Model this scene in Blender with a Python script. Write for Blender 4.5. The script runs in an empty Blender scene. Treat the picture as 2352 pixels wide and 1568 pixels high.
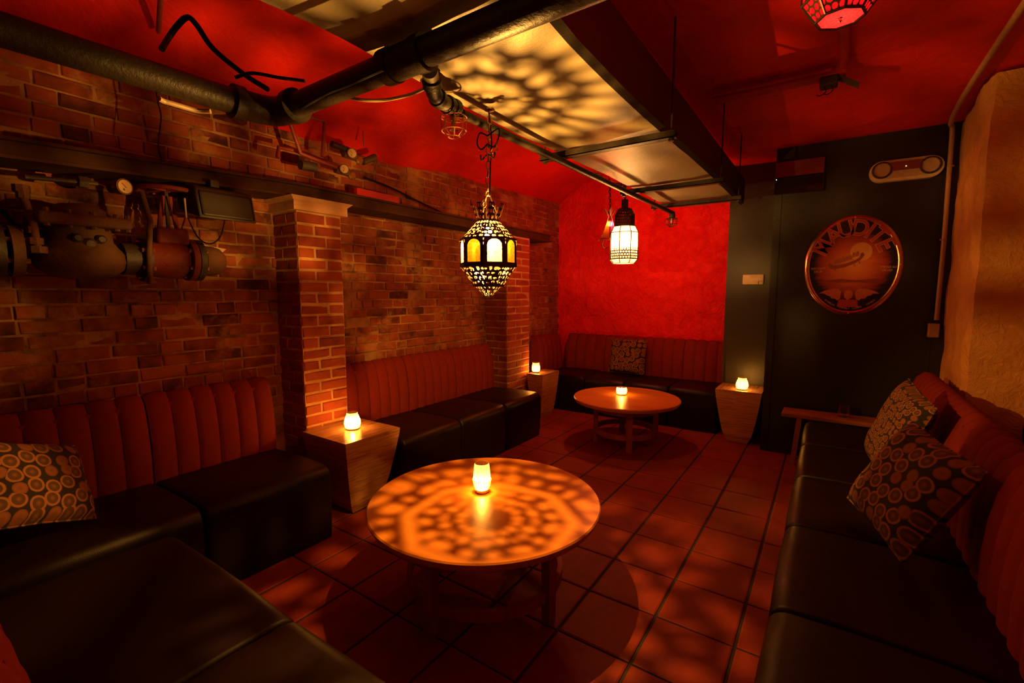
import bpy, math, random
from mathutils import Vector, Matrix, noise
random.seed(7)
R = math.radians
PI = math.pi
scene = bpy.context.scene
COL = scene.collection

# ------------------------------------------------------------------ camera, world, exposure
CAM_H = 1.3806
F_PX, YAW, PITCH = 1064.4, R(34.306), R(-6.033)
cam_d = bpy.data.cameras.new('camera')
cam_d.sensor_width = 36.0
cam_d.lens = F_PX / 2352 * 36
cam_d.clip_start = 0.02
cam = bpy.data.objects.new('camera', cam_d)
cam.location = (0, 0, CAM_H)
cam.rotation_euler = (R(90) + PITCH, 0, YAW)
COL.objects.link(cam)
scene.camera = cam

world = bpy.data.worlds.new('world')
scene.world = world
world.use_nodes = True
world.node_tree.nodes['Background'].inputs[0].default_value = (0, 0, 0, 1)
world.node_tree.nodes['Background'].inputs[1].default_value = 0

vs = scene.view_settings
vs.view_transform = 'Standard'
vs.look = 'None'
vs.exposure = 0.0
vs.gamma = 1.0
vs.use_curve_mapping = False
scene.display_settings.display_device = 'sRGB'

# lamp strengths (each lamp's own light is made in its builder)
P_LANTERN = 132.0      # octagonal pierced lantern
P_DRUM = 26.0         # white drum lantern in the corner
P_AMBER = 46.0         # small amber lantern
P_RED = 9.0           # red glass lantern
P_CANDLE = 3.6
WARM = (1.0, 0.45, 0.075)
CANDLE = (1.0, 0.40, 0.06)


# pixel -> direction (distance always from the surface the thing touches)
def ray(px, py):
    cx, cy = (px - 1176) / F_PX, -(py - 784) / F_PX
    f = Vector((-math.sin(YAW) * math.cos(PITCH), math.cos(YAW) * math.cos(PITCH), math.sin(PITCH)))
    rt = Vector((math.cos(YAW), math.sin(YAW), 0))
    return f + rt * cx + rt.cross(f) * cy


def onz(px, py, z=0.0):
    d = ray(px, py); t = (z - CAM_H) / d.z
    return Vector((t * d.x, t * d.y, z))


def onx(px, py, x):
    d = ray(px, py); t = x / d.x
    return Vector((x, t * d.y, CAM_H + t * d.z))


def ony(px, py, y):
    d = ray(px, py); t = y / d.y
    return Vector((t * d.x, y, CAM_H + t * d.z))


# ------------------------------------------------------------------ materials
MATS = {}


def nodes_of(name):
    m = bpy.data.materials.new(name)
    m.use_nodes = True
    nt = m.node_tree
    return m, nt, nt.nodes['Principled BSDF']


def N(nt, kind, **kw):
    n = nt.nodes.new(kind)
    for k, v in kw.items():
        if k in n.inputs:
            n.inputs[k].default_value = v
        else:
            setattr(n, k, v)
    return n


def ramp(nt, stops, interp='LINEAR'):
    n = nt.nodes.new('ShaderNodeValToRGB')
    cr = n.color_ramp
    cr.interpolation = interp
    while len(cr.elements) < len(stops):
        cr.elements.new(0.5)
    for e, (p, c) in zip(cr.elements, stops):
        e.position = p
        e.color = (*c, 1) if len(c) == 3 else c
    return n


def coords(nt, world=False, scale=(1, 1, 1), rot=(0, 0, 0)):
    mp = N(nt, 'ShaderNodeMapping')
    mp.inputs['Scale'].default_value = scale
    mp.inputs['Rotation'].default_value = rot
    if world:
        g = N(nt, 'ShaderNodeNewGeometry')
        nt.links.new(g.outputs['Position'], mp.inputs['Vector'])
    else:
        g = N(nt, 'ShaderNodeTexCoord')
        nt.links.new(g.outputs['Object'], mp.inputs['Vector'])
    return mp


def mottled(name, c1, c2, scale=5.0, rough=0.7, bump=0.0, bump_scale=60.0, world=False, metallic=0.0, spec=0.5,
            stretch=(1, 1, 1), detail=6.0, c3=None, sheen=0.0, bump_dist=0.01, lo=0.3, hi=0.7):
    m, nt, b = nodes_of(name)
    mp = coords(nt, world, stretch)
    no = N(nt, 'ShaderNodeTexNoise', Scale=scale, Detail=detail, Roughness=0.6)
    nt.links.new(mp.outputs[0], no.inputs['Vector'])
    st = [(lo, c1), (hi, c2)] if c3 is None else [(lo, c1), ((lo + hi) / 2, c2), (hi, c3)]
    rp = ramp(nt, st)
    nt.links.new(no.outputs['Fac'], rp.inputs[0])
    nt.links.new(rp.outputs[0], b.inputs['Base Color'])
    b.inputs['Roughness'].default_value = rough
    b.inputs['Metallic'].default_value = metallic
    b.inputs['Specular IOR Level'].default_value = spec
    if sheen:
        b.inputs['Sheen Weight'].default_value = sheen
    if bump:
        n2 = N(nt, 'ShaderNodeTexNoise', Scale=bump_scale, Detail=5.0, Roughness=0.65)
        nt.links.new(mp.outputs[0], n2.inputs['Vector'])
        bp = N(nt, 'ShaderNodeBump', Strength=bump, Distance=bump_dist)
        nt.links.new(n2.outputs['Fac'], bp.inputs['Height'])
        nt.links.new(bp.outputs[0], b.inputs['Normal'])
    MATS[name] = m
    return m


def plain(name, c, rough=0.5, metallic=0.0, spec=0.5):
    m, nt, b = nodes_of(name)
    no = N(nt, 'ShaderNodeTexNoise', Scale=40.0, Detail=3.0)
    nt.links.new(coords(nt).outputs[0], no.inputs['Vector'])
    rp = ramp(nt, [(0.25, tuple(v * 0.85 for v in c)), (0.75, tuple(min(1, v * 1.1) for v in c))])
    nt.links.new(no.outputs['Fac'], rp.inputs[0])
    nt.links.new(rp.outputs[0], b.inputs['Base Color'])
    b.inputs['Roughness'].default_value = rough
    b.inputs['Metallic'].default_value = metallic
    b.inputs['Specular IOR Level'].default_value = spec
    MATS[name] = m
    return m


def glow(name, color, strength):
    m = bpy.data.materials.new(name)
    m.use_nodes = True
    nt = m.node_tree
    nt.nodes.clear()
    o = N(nt, 'ShaderNodeOutputMaterial')
    e = N(nt, 'ShaderNodeEmission')
    e.inputs[0].default_value = (*color, 1)
    e.inputs[1].default_value = strength
    t = N(nt, 'ShaderNodeBsdfTransparent')
    a = N(nt, 'ShaderNodeAddShader')
    nt.links.new(e.outputs[0], a.inputs[0])
    nt.links.new(t.outputs[0], a.inputs[1])
    nt.links.new(a.outputs[0], o.inputs[0])
    MATS[name] = m
    return m


def lit_glass(name, through, body, mix=0.5, emit=None, emit_strength=0.0):
    """thin lamp glass: lets light through and glows where lit from behind"""
    m = bpy.data.materials.new(name)
    m.use_nodes = True
    nt = m.node_tree
    nt.nodes.clear()
    o = N(nt, 'ShaderNodeOutputMaterial')
    t = N(nt, 'ShaderNodeBsdfTransparent')
    t.inputs[0].default_value = (*through, 1)
    d = N(nt, 'ShaderNodeBsdfTranslucent')
    d.inputs[0].default_value = (*body, 1)
    no = N(nt, 'ShaderNodeTexNoise', Scale=120.0, Detail=3.0)
    nt.links.new(coords(nt).outputs[0], no.inputs['Vector'])
    rp = ramp(nt, [(0.3, tuple(v * 0.6 for v in body)), (0.7, tuple(min(1, v * 1.3) for v in body))])
    nt.links.new(no.outputs['Fac'], rp.inputs[0])
    nt.links.new(rp.outputs[0], d.inputs[0])
    mx = N(nt, 'ShaderNodeMixShader')
    mx.inputs[0].default_value = mix
    nt.links.new(t.outputs[0], mx.inputs[1])
    nt.links.new(d.outputs[0], mx.inputs[2])
    out = mx.outputs[0]
    if emit:
        e = N(nt, 'ShaderNodeEmission')
        e.inputs[0].default_value = (*emit, 1)
        e.inputs[1].default_value = emit_strength
        a = N(nt, 'ShaderNodeAddShader')
        nt.links.new(out, a.inputs[0])
        nt.links.new(e.outputs[0], a.inputs[1])
        out = a.outputs[0]
    nt.links.new(out, o.inputs[0])
    MATS[name] = m
    return m


def brick_mat(name, cols, pale, stain=0.5):
    m, nt, b = nodes_of(name)
    mp = coords(nt, True)
    oi = N(nt, 'ShaderNodeObjectInfo')
    n1 = N(nt, 'ShaderNodeTexNoise', Scale=9.0, Detail=4.0)
    nt.links.new(mp.outputs[0], n1.inputs['Vector'])
    ad = N(nt, 'ShaderNodeMath', operation='MULTIPLY_ADD')
    nt.links.new(oi.outputs['Random'], ad.inputs[0])
    ad.inputs[1].default_value = 0.55
    nt.links.new(n1.outputs['Fac'], ad.inputs[2])
    sb = N(nt, 'ShaderNodeMath', operation='SUBTRACT')
    nt.links.new(ad.outputs[0], sb.inputs[0])
    sb.inputs[1].default_value = 0.27
    rp = ramp(nt, [(0.2, cols[0]), (0.45, cols[1]), (0.75, cols[2])])
    nt.links.new(sb.outputs[0], rp.inputs[0])
    n2 = N(nt, 'ShaderNodeTexNoise', Scale=2.6, Detail=8.0, Roughness=0.7)
    nt.links.new(mp.outputs[0], n2.inputs['Vector'])
    r2 = ramp(nt, [(0.50, (0, 0, 0)), (0.63, (1, 1, 1))])
    nt.links.new(n2.outputs['Fac'], r2.inputs[0])
    ml = N(nt, 'ShaderNodeMath', operation='MULTIPLY')
    nt.links.new(r2.outputs[0], ml.inputs[0])
    ml.inputs[1].default_value = stain
    mx = N(nt, 'ShaderNodeMixRGB')
    nt.links.new(ml.outputs[0], mx.inputs[0])
    nt.links.new(rp.outputs[0], mx.inputs[1])
    mx.inputs[2].default_value = (*pale, 1)
    nt.links.new(mx.outputs[0], b.inputs['Base Color'])
    b.inputs['Roughness'].default_value = 0.85
    b.inputs['Specular IOR Level'].default_value = 0.3
    n3 = N(nt, 'ShaderNodeTexNoise', Scale=70.0, Detail=6.0, Roughness=0.7)
    nt.links.new(mp.outputs[0], n3.inputs['Vector'])
    bp = N(nt, 'ShaderNodeBump', Strength=0.7, Distance=0.006)
    nt.links.new(n3.outputs['Fac'], bp.inputs['Height'])
    nt.links.new(bp.outputs[0], b.inputs['Normal'])
    MATS[name] = m


def wood_mat(name, c1, c2, c3, axis='X', scale=3.0, dist=6.0, rough=0.4, freq=12.0):
    m, nt, b = nodes_of(name)
    st = {'X': (0.6, freq, freq), 'Y': (freq, 0.6, freq), 'Z': (freq, freq, 0.6), 'XY': (1.2, 1.2, freq)}[axis]
    mp = coords(nt, False, st)
    no = N(nt, 'ShaderNodeTexNoise', Scale=scale, Detail=7.0, Roughness=0.65, Distortion=0.4)
    nt.links.new(mp.outputs[0], no.inputs['Vector'])
    rp = ramp(nt, [(0.3, c1), (0.5, c2), (0.72, c3)])
    nt.links.new(no.outputs['Fac'], rp.inputs[0])
    nt.links.new(rp.outputs[0], b.inputs['Base Color'])
    b.inputs['Roughness'].default_value = rough
    bp = N(nt, 'ShaderNodeBump', Strength=0.15, Distance=0.004)
    nt.links.new(no.outputs['Fac'], bp.inputs['Height'])
    nt.links.new(bp.outputs[0], b.inputs['Normal'])
    MATS[name] = m


def ring_fabric(name, scale):
    """cushion cloth printed with rings and split discs"""
    m, nt, b = nodes_of(name)
    mp = coords(nt, False, (1, 1, 0.0))
    v = N(nt, 'ShaderNodeTexVoronoi', Scale=scale, Randomness=0.45)
    v.voronoi_dimensions = '2D'
    nt.links.new(mp.outputs[0], v.inputs['Vector'])
    rp = ramp(nt, [(0.0, (0.20, 0.075, 0.022)), (0.20, (0.07, 0.030, 0.014)), (0.35, (0.07, 0.035, 0.016)),
                   (0.38, (0.28, 0.115, 0.033)), (0.49, (0.24, 0.095, 0.028)), (0.52, (0.012, 0.006, 0.004))], 'LINEAR')
    nt.links.new(v.outputs['Distance'], rp.inputs[0])
    rp2 = ramp(nt, [(0.0, (0.14, 0.055, 0.02)), (0.26, (0.21, 0.07, 0.02)), (0.40, (0.14, 0.05, 0.015)), (0.44, (0.012, 0.006, 0.004))])
    nt.links.new(v.outputs['Distance'], rp2.inputs[0])
    sc = N(nt, 'ShaderNodeSeparateColor')
    nt.links.new(v.outputs['Color'], sc.inputs[0])
    gt = N(nt, 'ShaderNodeMath', operation='GREATER_THAN')
    nt.links.new(sc.outputs[0], gt.inputs[0])
    gt.inputs[1].default_value = 0.6
    mx = N(nt, 'ShaderNodeMixRGB')
    nt.links.new(gt.outputs[0], mx.inputs[0])
    nt.links.new(rp.outputs[0], mx.inputs[1])
    nt.links.new(rp2.outputs[0], mx.inputs[2])
    nt.links.new(mx.outputs[0], b.inputs['Base Color'])
    b.inputs['Roughness'].default_value = 0.9
    wv = N(nt, 'ShaderNodeTexNoise', Scale=300.0)
    nt.links.new(coords(nt).outputs[0], wv.inputs['Vector'])
    bp = N(nt, 'ShaderNodeBump', Strength=0.3, Distance=0.002)
    nt.links.new(wv.outputs['Fac'], bp.inputs['Height'])
    nt.links.new(bp.outputs[0], b.inputs['Normal'])
    MATS[name] = m


def plaster(name, c1, c2, c3, scale, rough, wr_scale, strength, dist):
    """painted rough plaster: mottled colour with trowel ridges"""
    m = mottled(name, c1, c2, scale=scale, rough=rough, world=True, c3=c3, spec=0.35)
    nt = m.node_tree
    b = nt.nodes['Principled BSDF']
    mp = coords(nt, True)
    n1 = N(nt, 'ShaderNodeTexNoise', Scale=wr_scale, Detail=9.0, Roughness=0.62, Distortion=1.6)
    nt.links.new(mp.outputs[0], n1.inputs['Vector'])
    bp = N(nt, 'ShaderNodeBump', Strength=strength, Distance=dist)
    nt.links.new(n1.outputs['Fac'], bp.inputs['Height'])
    nt.links.new(bp.outputs[0], b.inputs['Normal'])
    return m


plaster('red_ceiling', (0.42, 0.006, 0.002), (0.56, 0.010, 0.003), (0.64, 0.016, 0.004), 2.2, 0.55, 3.0, 0.5, 0.03)
plaster('red_wall', (0.70, 0.006, 0.012), (0.82, 0.009, 0.016), (0.86, 0.013, 0.02), 3.0, 0.5, 7.0, 0.8, 0.05)
plaster('concrete', (0.50, 0.24, 0.055), (0.62, 0.31, 0.075), (0.70, 0.37, 0.10), 4.0, 0.55, 16.0, 0.7, 0.03)
plaster('red_paint_rough', (0.28, 0.006, 0.004), (0.36, 0.01, 0.006), (0.40, 0.014, 0.008), 3.0, 0.6, 9.0, 0.5, 0.02)
mottled('black_paint', (0.005, 0.004, 0.0035), (0.008, 0.006, 0.005), 3, 0.45, 0.15, 30, True)
mottled('black_column', (0.016, 0.012, 0.009), (0.022, 0.016, 0.012), 3, 0.45, 0.15, 30, True)
mottled('grout', (0.018, 0.012, 0.007), (0.035, 0.022, 0.012), 30, 0.9, 0.3, 80, True)
mottled('mortar', (0.42, 0.24, 0.09), (0.30, 0.15, 0.055), 5, 0.95, 0.8, 60, True, c3=(0.05, 0.022, 0.010))
mottled('tile', (0.14, 0.014, 0.005), (0.20, 0.024, 0.008), 5, 0.55, 0.25, 40, True, c3=(0.17, 0.019, 0.006), spec=0.25)
mottled('mortar_light', (0.62, 0.40, 0.16), (0.50, 0.29, 0.11), 7, 0.95, 0.8, 60, True, c3=(0.36, 0.19, 0.07))
brick_mat('brick', [(0.055, 0.011, 0.004), (0.18, 0.036, 0.011), (0.28, 0.068, 0.020)], (0.40, 0.21, 0.07), 0.75)
brick_mat('brick_clean', [(0.17, 0.030, 0.010), (0.28, 0.050, 0.015), (0.34, 0.072, 0.020)], (0.32, 0.10, 0.03), 0.25)
wood_mat('table_wood', (0.40, 0.12, 0.014), (0.50, 0.17, 0.022), (0.56, 0.21, 0.03), 'X', 2.2, rough=0.33, freq=9)
wood_mat('leg_wood', (0.20, 0.04, 0.008), (0.28, 0.065, 0.013), (0.33, 0.085, 0.018), 'Z', 3, rough=0.4, freq=9)
wood_mat('strata_wood', (0.09, 0.032, 0.010), (0.50, 0.23, 0.065), (0.70, 0.40, 0.14), 'XY', 5.0, rough=0.35, freq=34)
wood_mat('plank_wood', (0.20, 0.06, 0.02), (0.30, 0.095, 0.03), (0.36, 0.12, 0.045), 'X', 3, rough=0.4, freq=14)
wood_mat('cap_wood', (0.42, 0.23, 0.10), (0.52, 0.31, 0.15), (0.6, 0.38, 0.2), 'Y', 3, rough=0.6, freq=10)
mottled('beam_steel', (0.040, 0.016, 0.007), (0.065, 0.026, 0.010), 6, 0.75, 0.3, 30, True, c3=(0.03, 0.012, 0.006), spec=0.2)
mottled('leather', (0.006, 0.0022, 0.0012), (0.010, 0.0036, 0.002), 4, 0.42, 0.28, 260, False, bump_dist=0.0025, spec=0.26)
mottled('red_fabric', (0.15, 0.014, 0.006), (0.19, 0.019, 0.008), 6, 0.9, 0.2, 400, False, bump_dist=0.001, spec=0.15)
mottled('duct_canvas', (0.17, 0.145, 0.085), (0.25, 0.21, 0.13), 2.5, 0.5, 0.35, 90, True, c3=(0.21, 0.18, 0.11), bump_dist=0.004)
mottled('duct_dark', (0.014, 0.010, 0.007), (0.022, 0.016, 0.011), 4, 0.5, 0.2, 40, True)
mottled('iron_pipe', (0.016, 0.011, 0.007), (0.030, 0.022, 0.013), 9, 0.45, 0.3, 60, True, spec=0.35)
mottled('red_pipe', (0.16, 0.02, 0.012), (0.24, 0.035, 0.02), 9, 0.5, 0.3, 60, True)
mottled('valve_iron', (0.060, 0.028, 0.010), (0.10, 0.048, 0.018), 8, 0.7, 0.5, 45, True, c3=(0.11, 0.036, 0.014), spec=0.25)
mottled('valve_red', (0.13, 0.018, 0.007), (0.18, 0.026, 0.009), 8, 0.6, 0.4, 45, True, c3=(0.06, 0.012, 0.006), spec=0.25)
mottled('dark_iron', (0.02, 0.014, 0.010), (0.04, 0.026, 0.018), 10, 0.55, 0.3, 60, True)
plain('brass', (0.45, 0.26, 0.10), 0.35, 0.9)
plain('dial', (0.42, 0.30, 0.17), 0.5)
plain('needle_red', (0.5, 0.03, 0.02), 0.5)
plain('speaker_black', (0.020, 0.016, 0.010), 0.55)
plain('cable_black', (0.010, 0.008, 0.006), 0.7, 0.0, 0.15)
plain('cable_pale', (0.34, 0.25, 0.14), 0.5)
plain('lantern_metal', (0.06, 0.035, 0.018), 0.4, 0.7)
plain('copper_wire', (0.55, 0.22, 0.09), 0.35, 0.8)
plain('cream_plastic', (0.62, 0.50, 0.32), 0.45)
plain('lens_grey', (0.45, 0.33, 0.22), 0.4)
plain('reflector', (0.75, 0.6, 0.45), 0.12, 1.0)
plain('gloss_black', (0.010, 0.008, 0.006), 0.06, 0.0, 0.8)
plain('smoked_mirror', (0.40, 0.34, 0.32), 0.07, 1.0)
plain('sign_rim', (0.62, 0.30, 0.12), 0.22, 1.0)
plain('sign_black', (0.008, 0.006, 0.005), 0.25)
plain('sign_red', (0.40, 0.045, 0.018), 0.3)
plain('sign_gold', (0.62, 0.34, 0.12), 0.35)
plain('sign_moon', (0.55, 0.22, 0.06), 0.4)
plain('sign_canoe', (0.20, 0.022, 0.010), 0.35)
plain('sign_paddler', (0.30, 0.06, 0.025), 0.4)
plain('sign_winged', (0.50, 0.13, 0.05), 0.35)
plain('red_board', (0.45, 0.012, 0.010), 0.5)
plain('wax', (0.8, 0.6, 0.35), 0.5)
plain('pale_board', (0.42, 0.30, 0.18), 0.7)
plain('conduit_tan', (0.36, 0.20, 0.10), 0.5)
ring_fabric('ring_cloth', 17.0)
ring_fabric('ring_cloth_small', 30.0)
glow('bulb_glow', (1.0, 0.72, 0.32), 60.0)
glow('drum_bulb', (1.0, 0.72, 0.32), 40.0)
glow('amber_bulb', (1.0, 0.45, 0.08), 30.0)
glow('red_bulb', (1.0, 0.16, 0.06), 8.0)
glow('flame', (1.0, 0.62, 0.18), 40.0)
glow('led_green', (0.5, 1.0, 0.35), 3.0)
lit_glass('votive_glass', (1.0, 0.85, 0.6), (0.95, 0.80, 0.55), 0.5)
lit_glass('pane_clear', (1.0, 0.95, 0.85), (0.6, 0.5, 0.3), 0.15)
lit_glass('pane_amber', (0.35, 0.14, 0.012), (0.020, 0.0085, 0.0006), 0.6)
lit_glass('pane_frost', (1.0, 0.85, 0.65), (0.7, 0.55, 0.35), 0.45)
lit_glass('pane_dimmer', (0.8, 0.6, 0.4), (0.7, 0.5, 0.3), 0.55)
lit_glass('pane_red', (0.7, 0.03, 0.06), (0.10, 0.006, 0.018), 0.6)
lit_glass('pane_violet', (0.85, 0.15, 0.45), (0.05, 0.005, 0.03), 0.35)
lit_glass('pane_gold', (0.95, 0.5, 0.15), (0.05, 0.02, 0.002), 0.3)


def print_mat():
    """flat print of the sign: glowing sunset sky fading to black at the rim, water line below"""
    m, nt, b = nodes_of('sign_print')
    tc = N(nt, 'ShaderNodeTexCoord')
    mp = N(nt, 'ShaderNodeMapping')
    mp.inputs['Scale'].default_value = (1 / 0.235, 1, 1 / 0.26)
    nt.links.new(tc.outputs['Object'], mp.inputs['Vector'])
    ln = N(nt, 'ShaderNodeVectorMath', operation='LENGTH')
    nt.links.new(mp.outputs[0], ln.inputs[0])
    no = N(nt, 'ShaderNodeTexNoise', Scale=3.0, Detail=5.0, Distortion=0.6)
    m2 = N(nt, 'ShaderNodeMapping')
    m2.inputs['Scale'].default_value = (4, 1, 16)
    nt.links.new(tc.outputs['Object'], m2.inputs['Vector'])
    nt.links.new(m2.outputs[0], no.inputs['Vector'])
    ad = N(nt, 'ShaderNodeMath', operation='MULTIPLY_ADD')
    nt.links.new(no.outputs['Fac'], ad.inputs[0])
    ad.inputs[1].default_value = 0.35
    nt.links.new(ln.outputs['Value'], ad.inputs[2])
    rp = ramp(nt, [(0.2, (0.52, 0.16, 0.035)), (0.55, (0.46, 0.085, 0.018)), (0.85, (0.26, 0.026, 0.010)), (1.0, (0.14, 0.014, 0.008)), (1.17, (0.008, 0.006, 0.005))])
    rp.color_ramp.elements[-1].position = 1.0
    rp.color_ramp.elements[-2].position = 0.93
    sc = N(nt, 'ShaderNodeMath', operation='MULTIPLY')
    nt.links.new(ad.outputs[0], sc.inputs[0])
    sc.inputs[1].default_value = 0.82
    nt.links.new(sc.outputs[0], rp.inputs[0])
    nt.links.new(rp.outputs[0], b.inputs['Base Color'])
    b.inputs['Roughness'].default_value = 0.3
    MATS['sign_print'] = m


print_mat()


# ------------------------------------------------------------------ mesh helpers
class MB:
    def __init__(s):
        s.v, s.f = [], []

    def add(s, vs, fs):
        o = len(s.v)
        s.v += [tuple(p) for p in vs]
        s.f += [tuple(i + o for i in f) for f in fs]
        return s

    def box(s, x0, x1, y0, y1, z0, z1):
        vs = [(x, y, z) for z in (z0, z1) for y in (y0, y1) for x in (x0, x1)]
        return s.add(vs, [(0, 2, 3, 1), (4, 5, 7, 6), (0, 1, 5, 4), (2, 6, 7, 3), (0, 4, 6, 2), (1, 3, 7, 5)])

    def rbox(s, x0, x1, y0, y1, z0, z1, r=0.01, n=3):
        """box with rounded edges (superellipse corners in plan, rolled top and bottom)"""
        rings = []
        prof = [(r * (1 - math.cos(a)), r * (1 - math.sin(a))) for a in [i * PI / 2 / n for i in range(n + 1)]]
        # (inset, height) going up from the bottom
        lev = [(r - r * math.sin(i * PI / 2 / n), z0 + r - r * math.cos(i * PI / 2 / n)) for i in range(n + 1)]
        lev += [(r - r * math.cos(i * PI / 2 / n), z1 - r + r * math.sin(i * PI / 2 / n)) for i in range(n + 1)]
        vs, fs = [], []
        for ins, z in lev:
            for (cx, cy, a0) in ((x1 - r, y1 - r, 0), (x0 + r, y1 - r, PI / 2), (x0 + r, y0 + r, PI), (x1 - r, y0 + r, 1.5 * PI)):
                for k in range(n + 1):
                    a = a0 + k * PI / 2 / n
                    vs.append((cx + (r - ins) * math.cos(a), cy + (r - ins) * math.sin(a), z))
        m = 4 * (n + 1)
        for i in range(len(lev) - 1):
            for k in range(m):
                fs.append((i * m + k, i * m + (k + 1) % m, (i + 1) * m + (k + 1) % m, (i + 1) * m + k))
        fs.append(tuple(range(m - 1, -1, -1)))
        fs.append(tuple(range((len(lev) - 1) * m, len(lev) * m)))
        return s.add(vs, fs)

    def tube(s, pts, r, n=10, caps=True):
        pts = [Vector(p) for p in pts]
        rs = r if isinstance(r, (list, tuple)) else [r] * len(pts)
        vs, fs = [], []
        up = None
        for i, p in enumerate(pts):
            d = (pts[min(i + 1, len(pts) - 1)] - pts[max(i - 1, 0)]).normalized()
            if up is None:
                up = Vector((0, 0, 1)) if abs(d.z) < 0.9 else Vector((1, 0, 0))
            a = up.cross(d).normalized()
            up = d.cross(a).normalized()
            for k in range(n):
                t = 2 * PI * k / n
                vs.append(p + (a * math.cos(t) + up * math.sin(t)) * rs[i])
        for i in range(len(pts) - 1):
            for k in range(n):
                fs.append((i * n + k, i * n + (k + 1) % n, (i + 1) * n + (k + 1) % n, (i + 1) * n + k))
        if caps:
            fs.append(tuple(range(n - 1, -1, -1)))
            fs.append(tuple(range((len(pts) - 1) * n, len(pts) * n)))
        return s.add(vs, fs)

    def lathe(s, prof, c=(0, 0, 0), n=24, axis='z', sx=1.0, sy=1.0, a0=0.0, cap=True):
        """prof: (radius, height) list"""
        vs, fs = [], []
        for r, h in prof:
            for k in range(n):
                t = a0 + 2 * PI * k / n
                x, y, z = r * math.cos(t) * sx, r * math.sin(t) * sy, h
                if axis == 'y':
                    x, y, z = x, h, y
                elif axis == 'x':
                    x, y, z = h, x, y
                vs.append((x + c[0], y + c[1], z + c[2]))
        for i in range(len(prof) - 1):
            for k in range(n):
                fs.append((i * n + k, i * n + (k + 1) % n, (i + 1) * n + (k + 1) % n, (i + 1) * n + k))
        if cap:
            fs.append(tuple(range(n - 1, -1, -1)))
            fs.append(tuple(range((len(prof) - 1) * n, len(prof) * n)))
        return s.add(vs, fs)

    def ring(s, c, R_, r, n=24, m=6, axis='z', sx=1.0, sy=1.0):
        pts = []
        vs, fs = [], []
        for i in range(n):
            t = 2 * PI * i / n
            for k in range(m):
                u = 2 * PI * k / m
                rr = R_ + r * math.cos(u)
                x, y, z = rr * math.cos(t) * sx, rr * math.sin(t) * sy, r * math.sin(u)
                if axis == 'y':
                    x, y, z = x, z, y
                elif axis == 'x':
                    x, y, z = z, x, y
                vs.append((x + c[0], y + c[1], z + c[2]))
        for i in range(n):
            for k in range(m):
                fs.append((i * m + k, i * m + (k + 1) % m, ((i + 1) % n) * m + (k + 1) % m, ((i + 1) % n) * m + k))
        return s.add(vs, fs)

    def pierced(s, bl, br, tr, tl, nu, nv, hole=0.36, stagger=True, seg=8, border=0.0, wob=0.0):
        """flat plate between four corners, punched with rows of oval holes"""
        bl, br, tr, tl = map(Vector, (bl, br, tr, tl))

        def P(u, v):
            return (bl * (1 - u) + br * u) * (1 - v) + (tl * (1 - u) + tr * u) * v
        for j in range(nv):
            v0, v1 = j / nv, (j + 1) / nv
            off = 0.5 if (stagger and j % 2) else 0.0
            us = [0.0] + [(i + off) / nu for i in range(0 if off else 1, nu)] + [1.0]
            for a, b_ in zip(us[:-1], us[1:]):
                hu = hole * (1 + random.uniform(-wob, wob * 0.5)); hv = hole * (1 + random.uniform(-wob, wob * 0.5))
                cu, cv = (a + b_) / 2, (v0 + v1) / 2
                ju, jv = random.uniform(-wob, wob) * (b_ - a) * 0.22, random.uniform(-wob, wob) * (v1 - v0) * 0.22
                outer, inner = [], []
                for k in range(8):
                    t = k * PI / 4
                    ox, oy = math.cos(t), math.sin(t)
                    mx_ = max(abs(ox), abs(oy))
                    w_ = 1 + random.uniform(-wob, wob) * 0.45
                    outer.append(P(cu + ox / mx_ * (b_ - a) / 2, cv + oy / mx_ * (v1 - v0) / 2))
                    inner.append(P(cu + ju + ox * (b_ - a) * hu * w_, cv + jv + oy * (v1 - v0) * hv * w_))
                s.add(outer + inner, [(k, (k + 1) % 8, 8 + (k + 1) % 8, 8 + k) for k in range(8)])
        return s

    def poly(s, pts2, y0, y1):
        """outline in x,z extruded along y"""
        n = len(pts2)
        vs = [(x, y0, z) for x, z in pts2] + [(x, y1, z) for x, z in pts2]
        fs = [tuple(range(n)), tuple(range(2 * n - 1, n - 1, -1))]
        fs += [(k, n + k, n + (k + 1) % n, (k + 1) % n) for k in range(n)]
        return s.add(vs, fs)


ORG = {}


def link(name, me, mat, parent=None, loc=None):
    o = bpy.data.objects.new(name, me)
    if mat and not me.materials:
        me.materials.append(MATS[mat])
    COL.objects.link(o)
    if parent is not None:
        o.parent = parent
    if loc is not None:
        o.location = loc
    return o


def build(mb, name, mat, parent=None, smooth=False, local=False, origin=None, angle=40):
    """geometry given in world space unless local; a part's mesh is stored relative to its thing's origin"""
    off = Vector((0, 0, 0))
    if not local:
        if parent is not None:
            off = ORG.get(parent.name, Vector((0, 0, 0)))
        elif origin is not None:
            off = Vector(origin)
    me = bpy.data.meshes.new(name)
    me.from_pydata([(x - off.x, y - off.y, z - off.z) for x, y, z in mb.v], [], mb.f)
    me.validate()
    if smooth:
        me.polygons.foreach_set('use_smooth', [True] * len(me.polygons))
        try:
            me.set_sharp_from_angle(angle=R(angle))
        except Exception:
            pass
    me.update()
    o = link(name, me, mat, parent)
    if parent is None and origin is not None:
        o.location = off
    ORG[o.name] = off if (parent is not None or origin is not None) else Vector((0, 0, 0))
    return o


def tag(o, label, cat, group=None):
    o['label'] = label
    o['category'] = cat
    if group:
        o['group'] = group
    return o


def struct(o, label=None):
    o['kind'] = 'structure'
    if label:
        o['label'] = label
    return o


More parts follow.
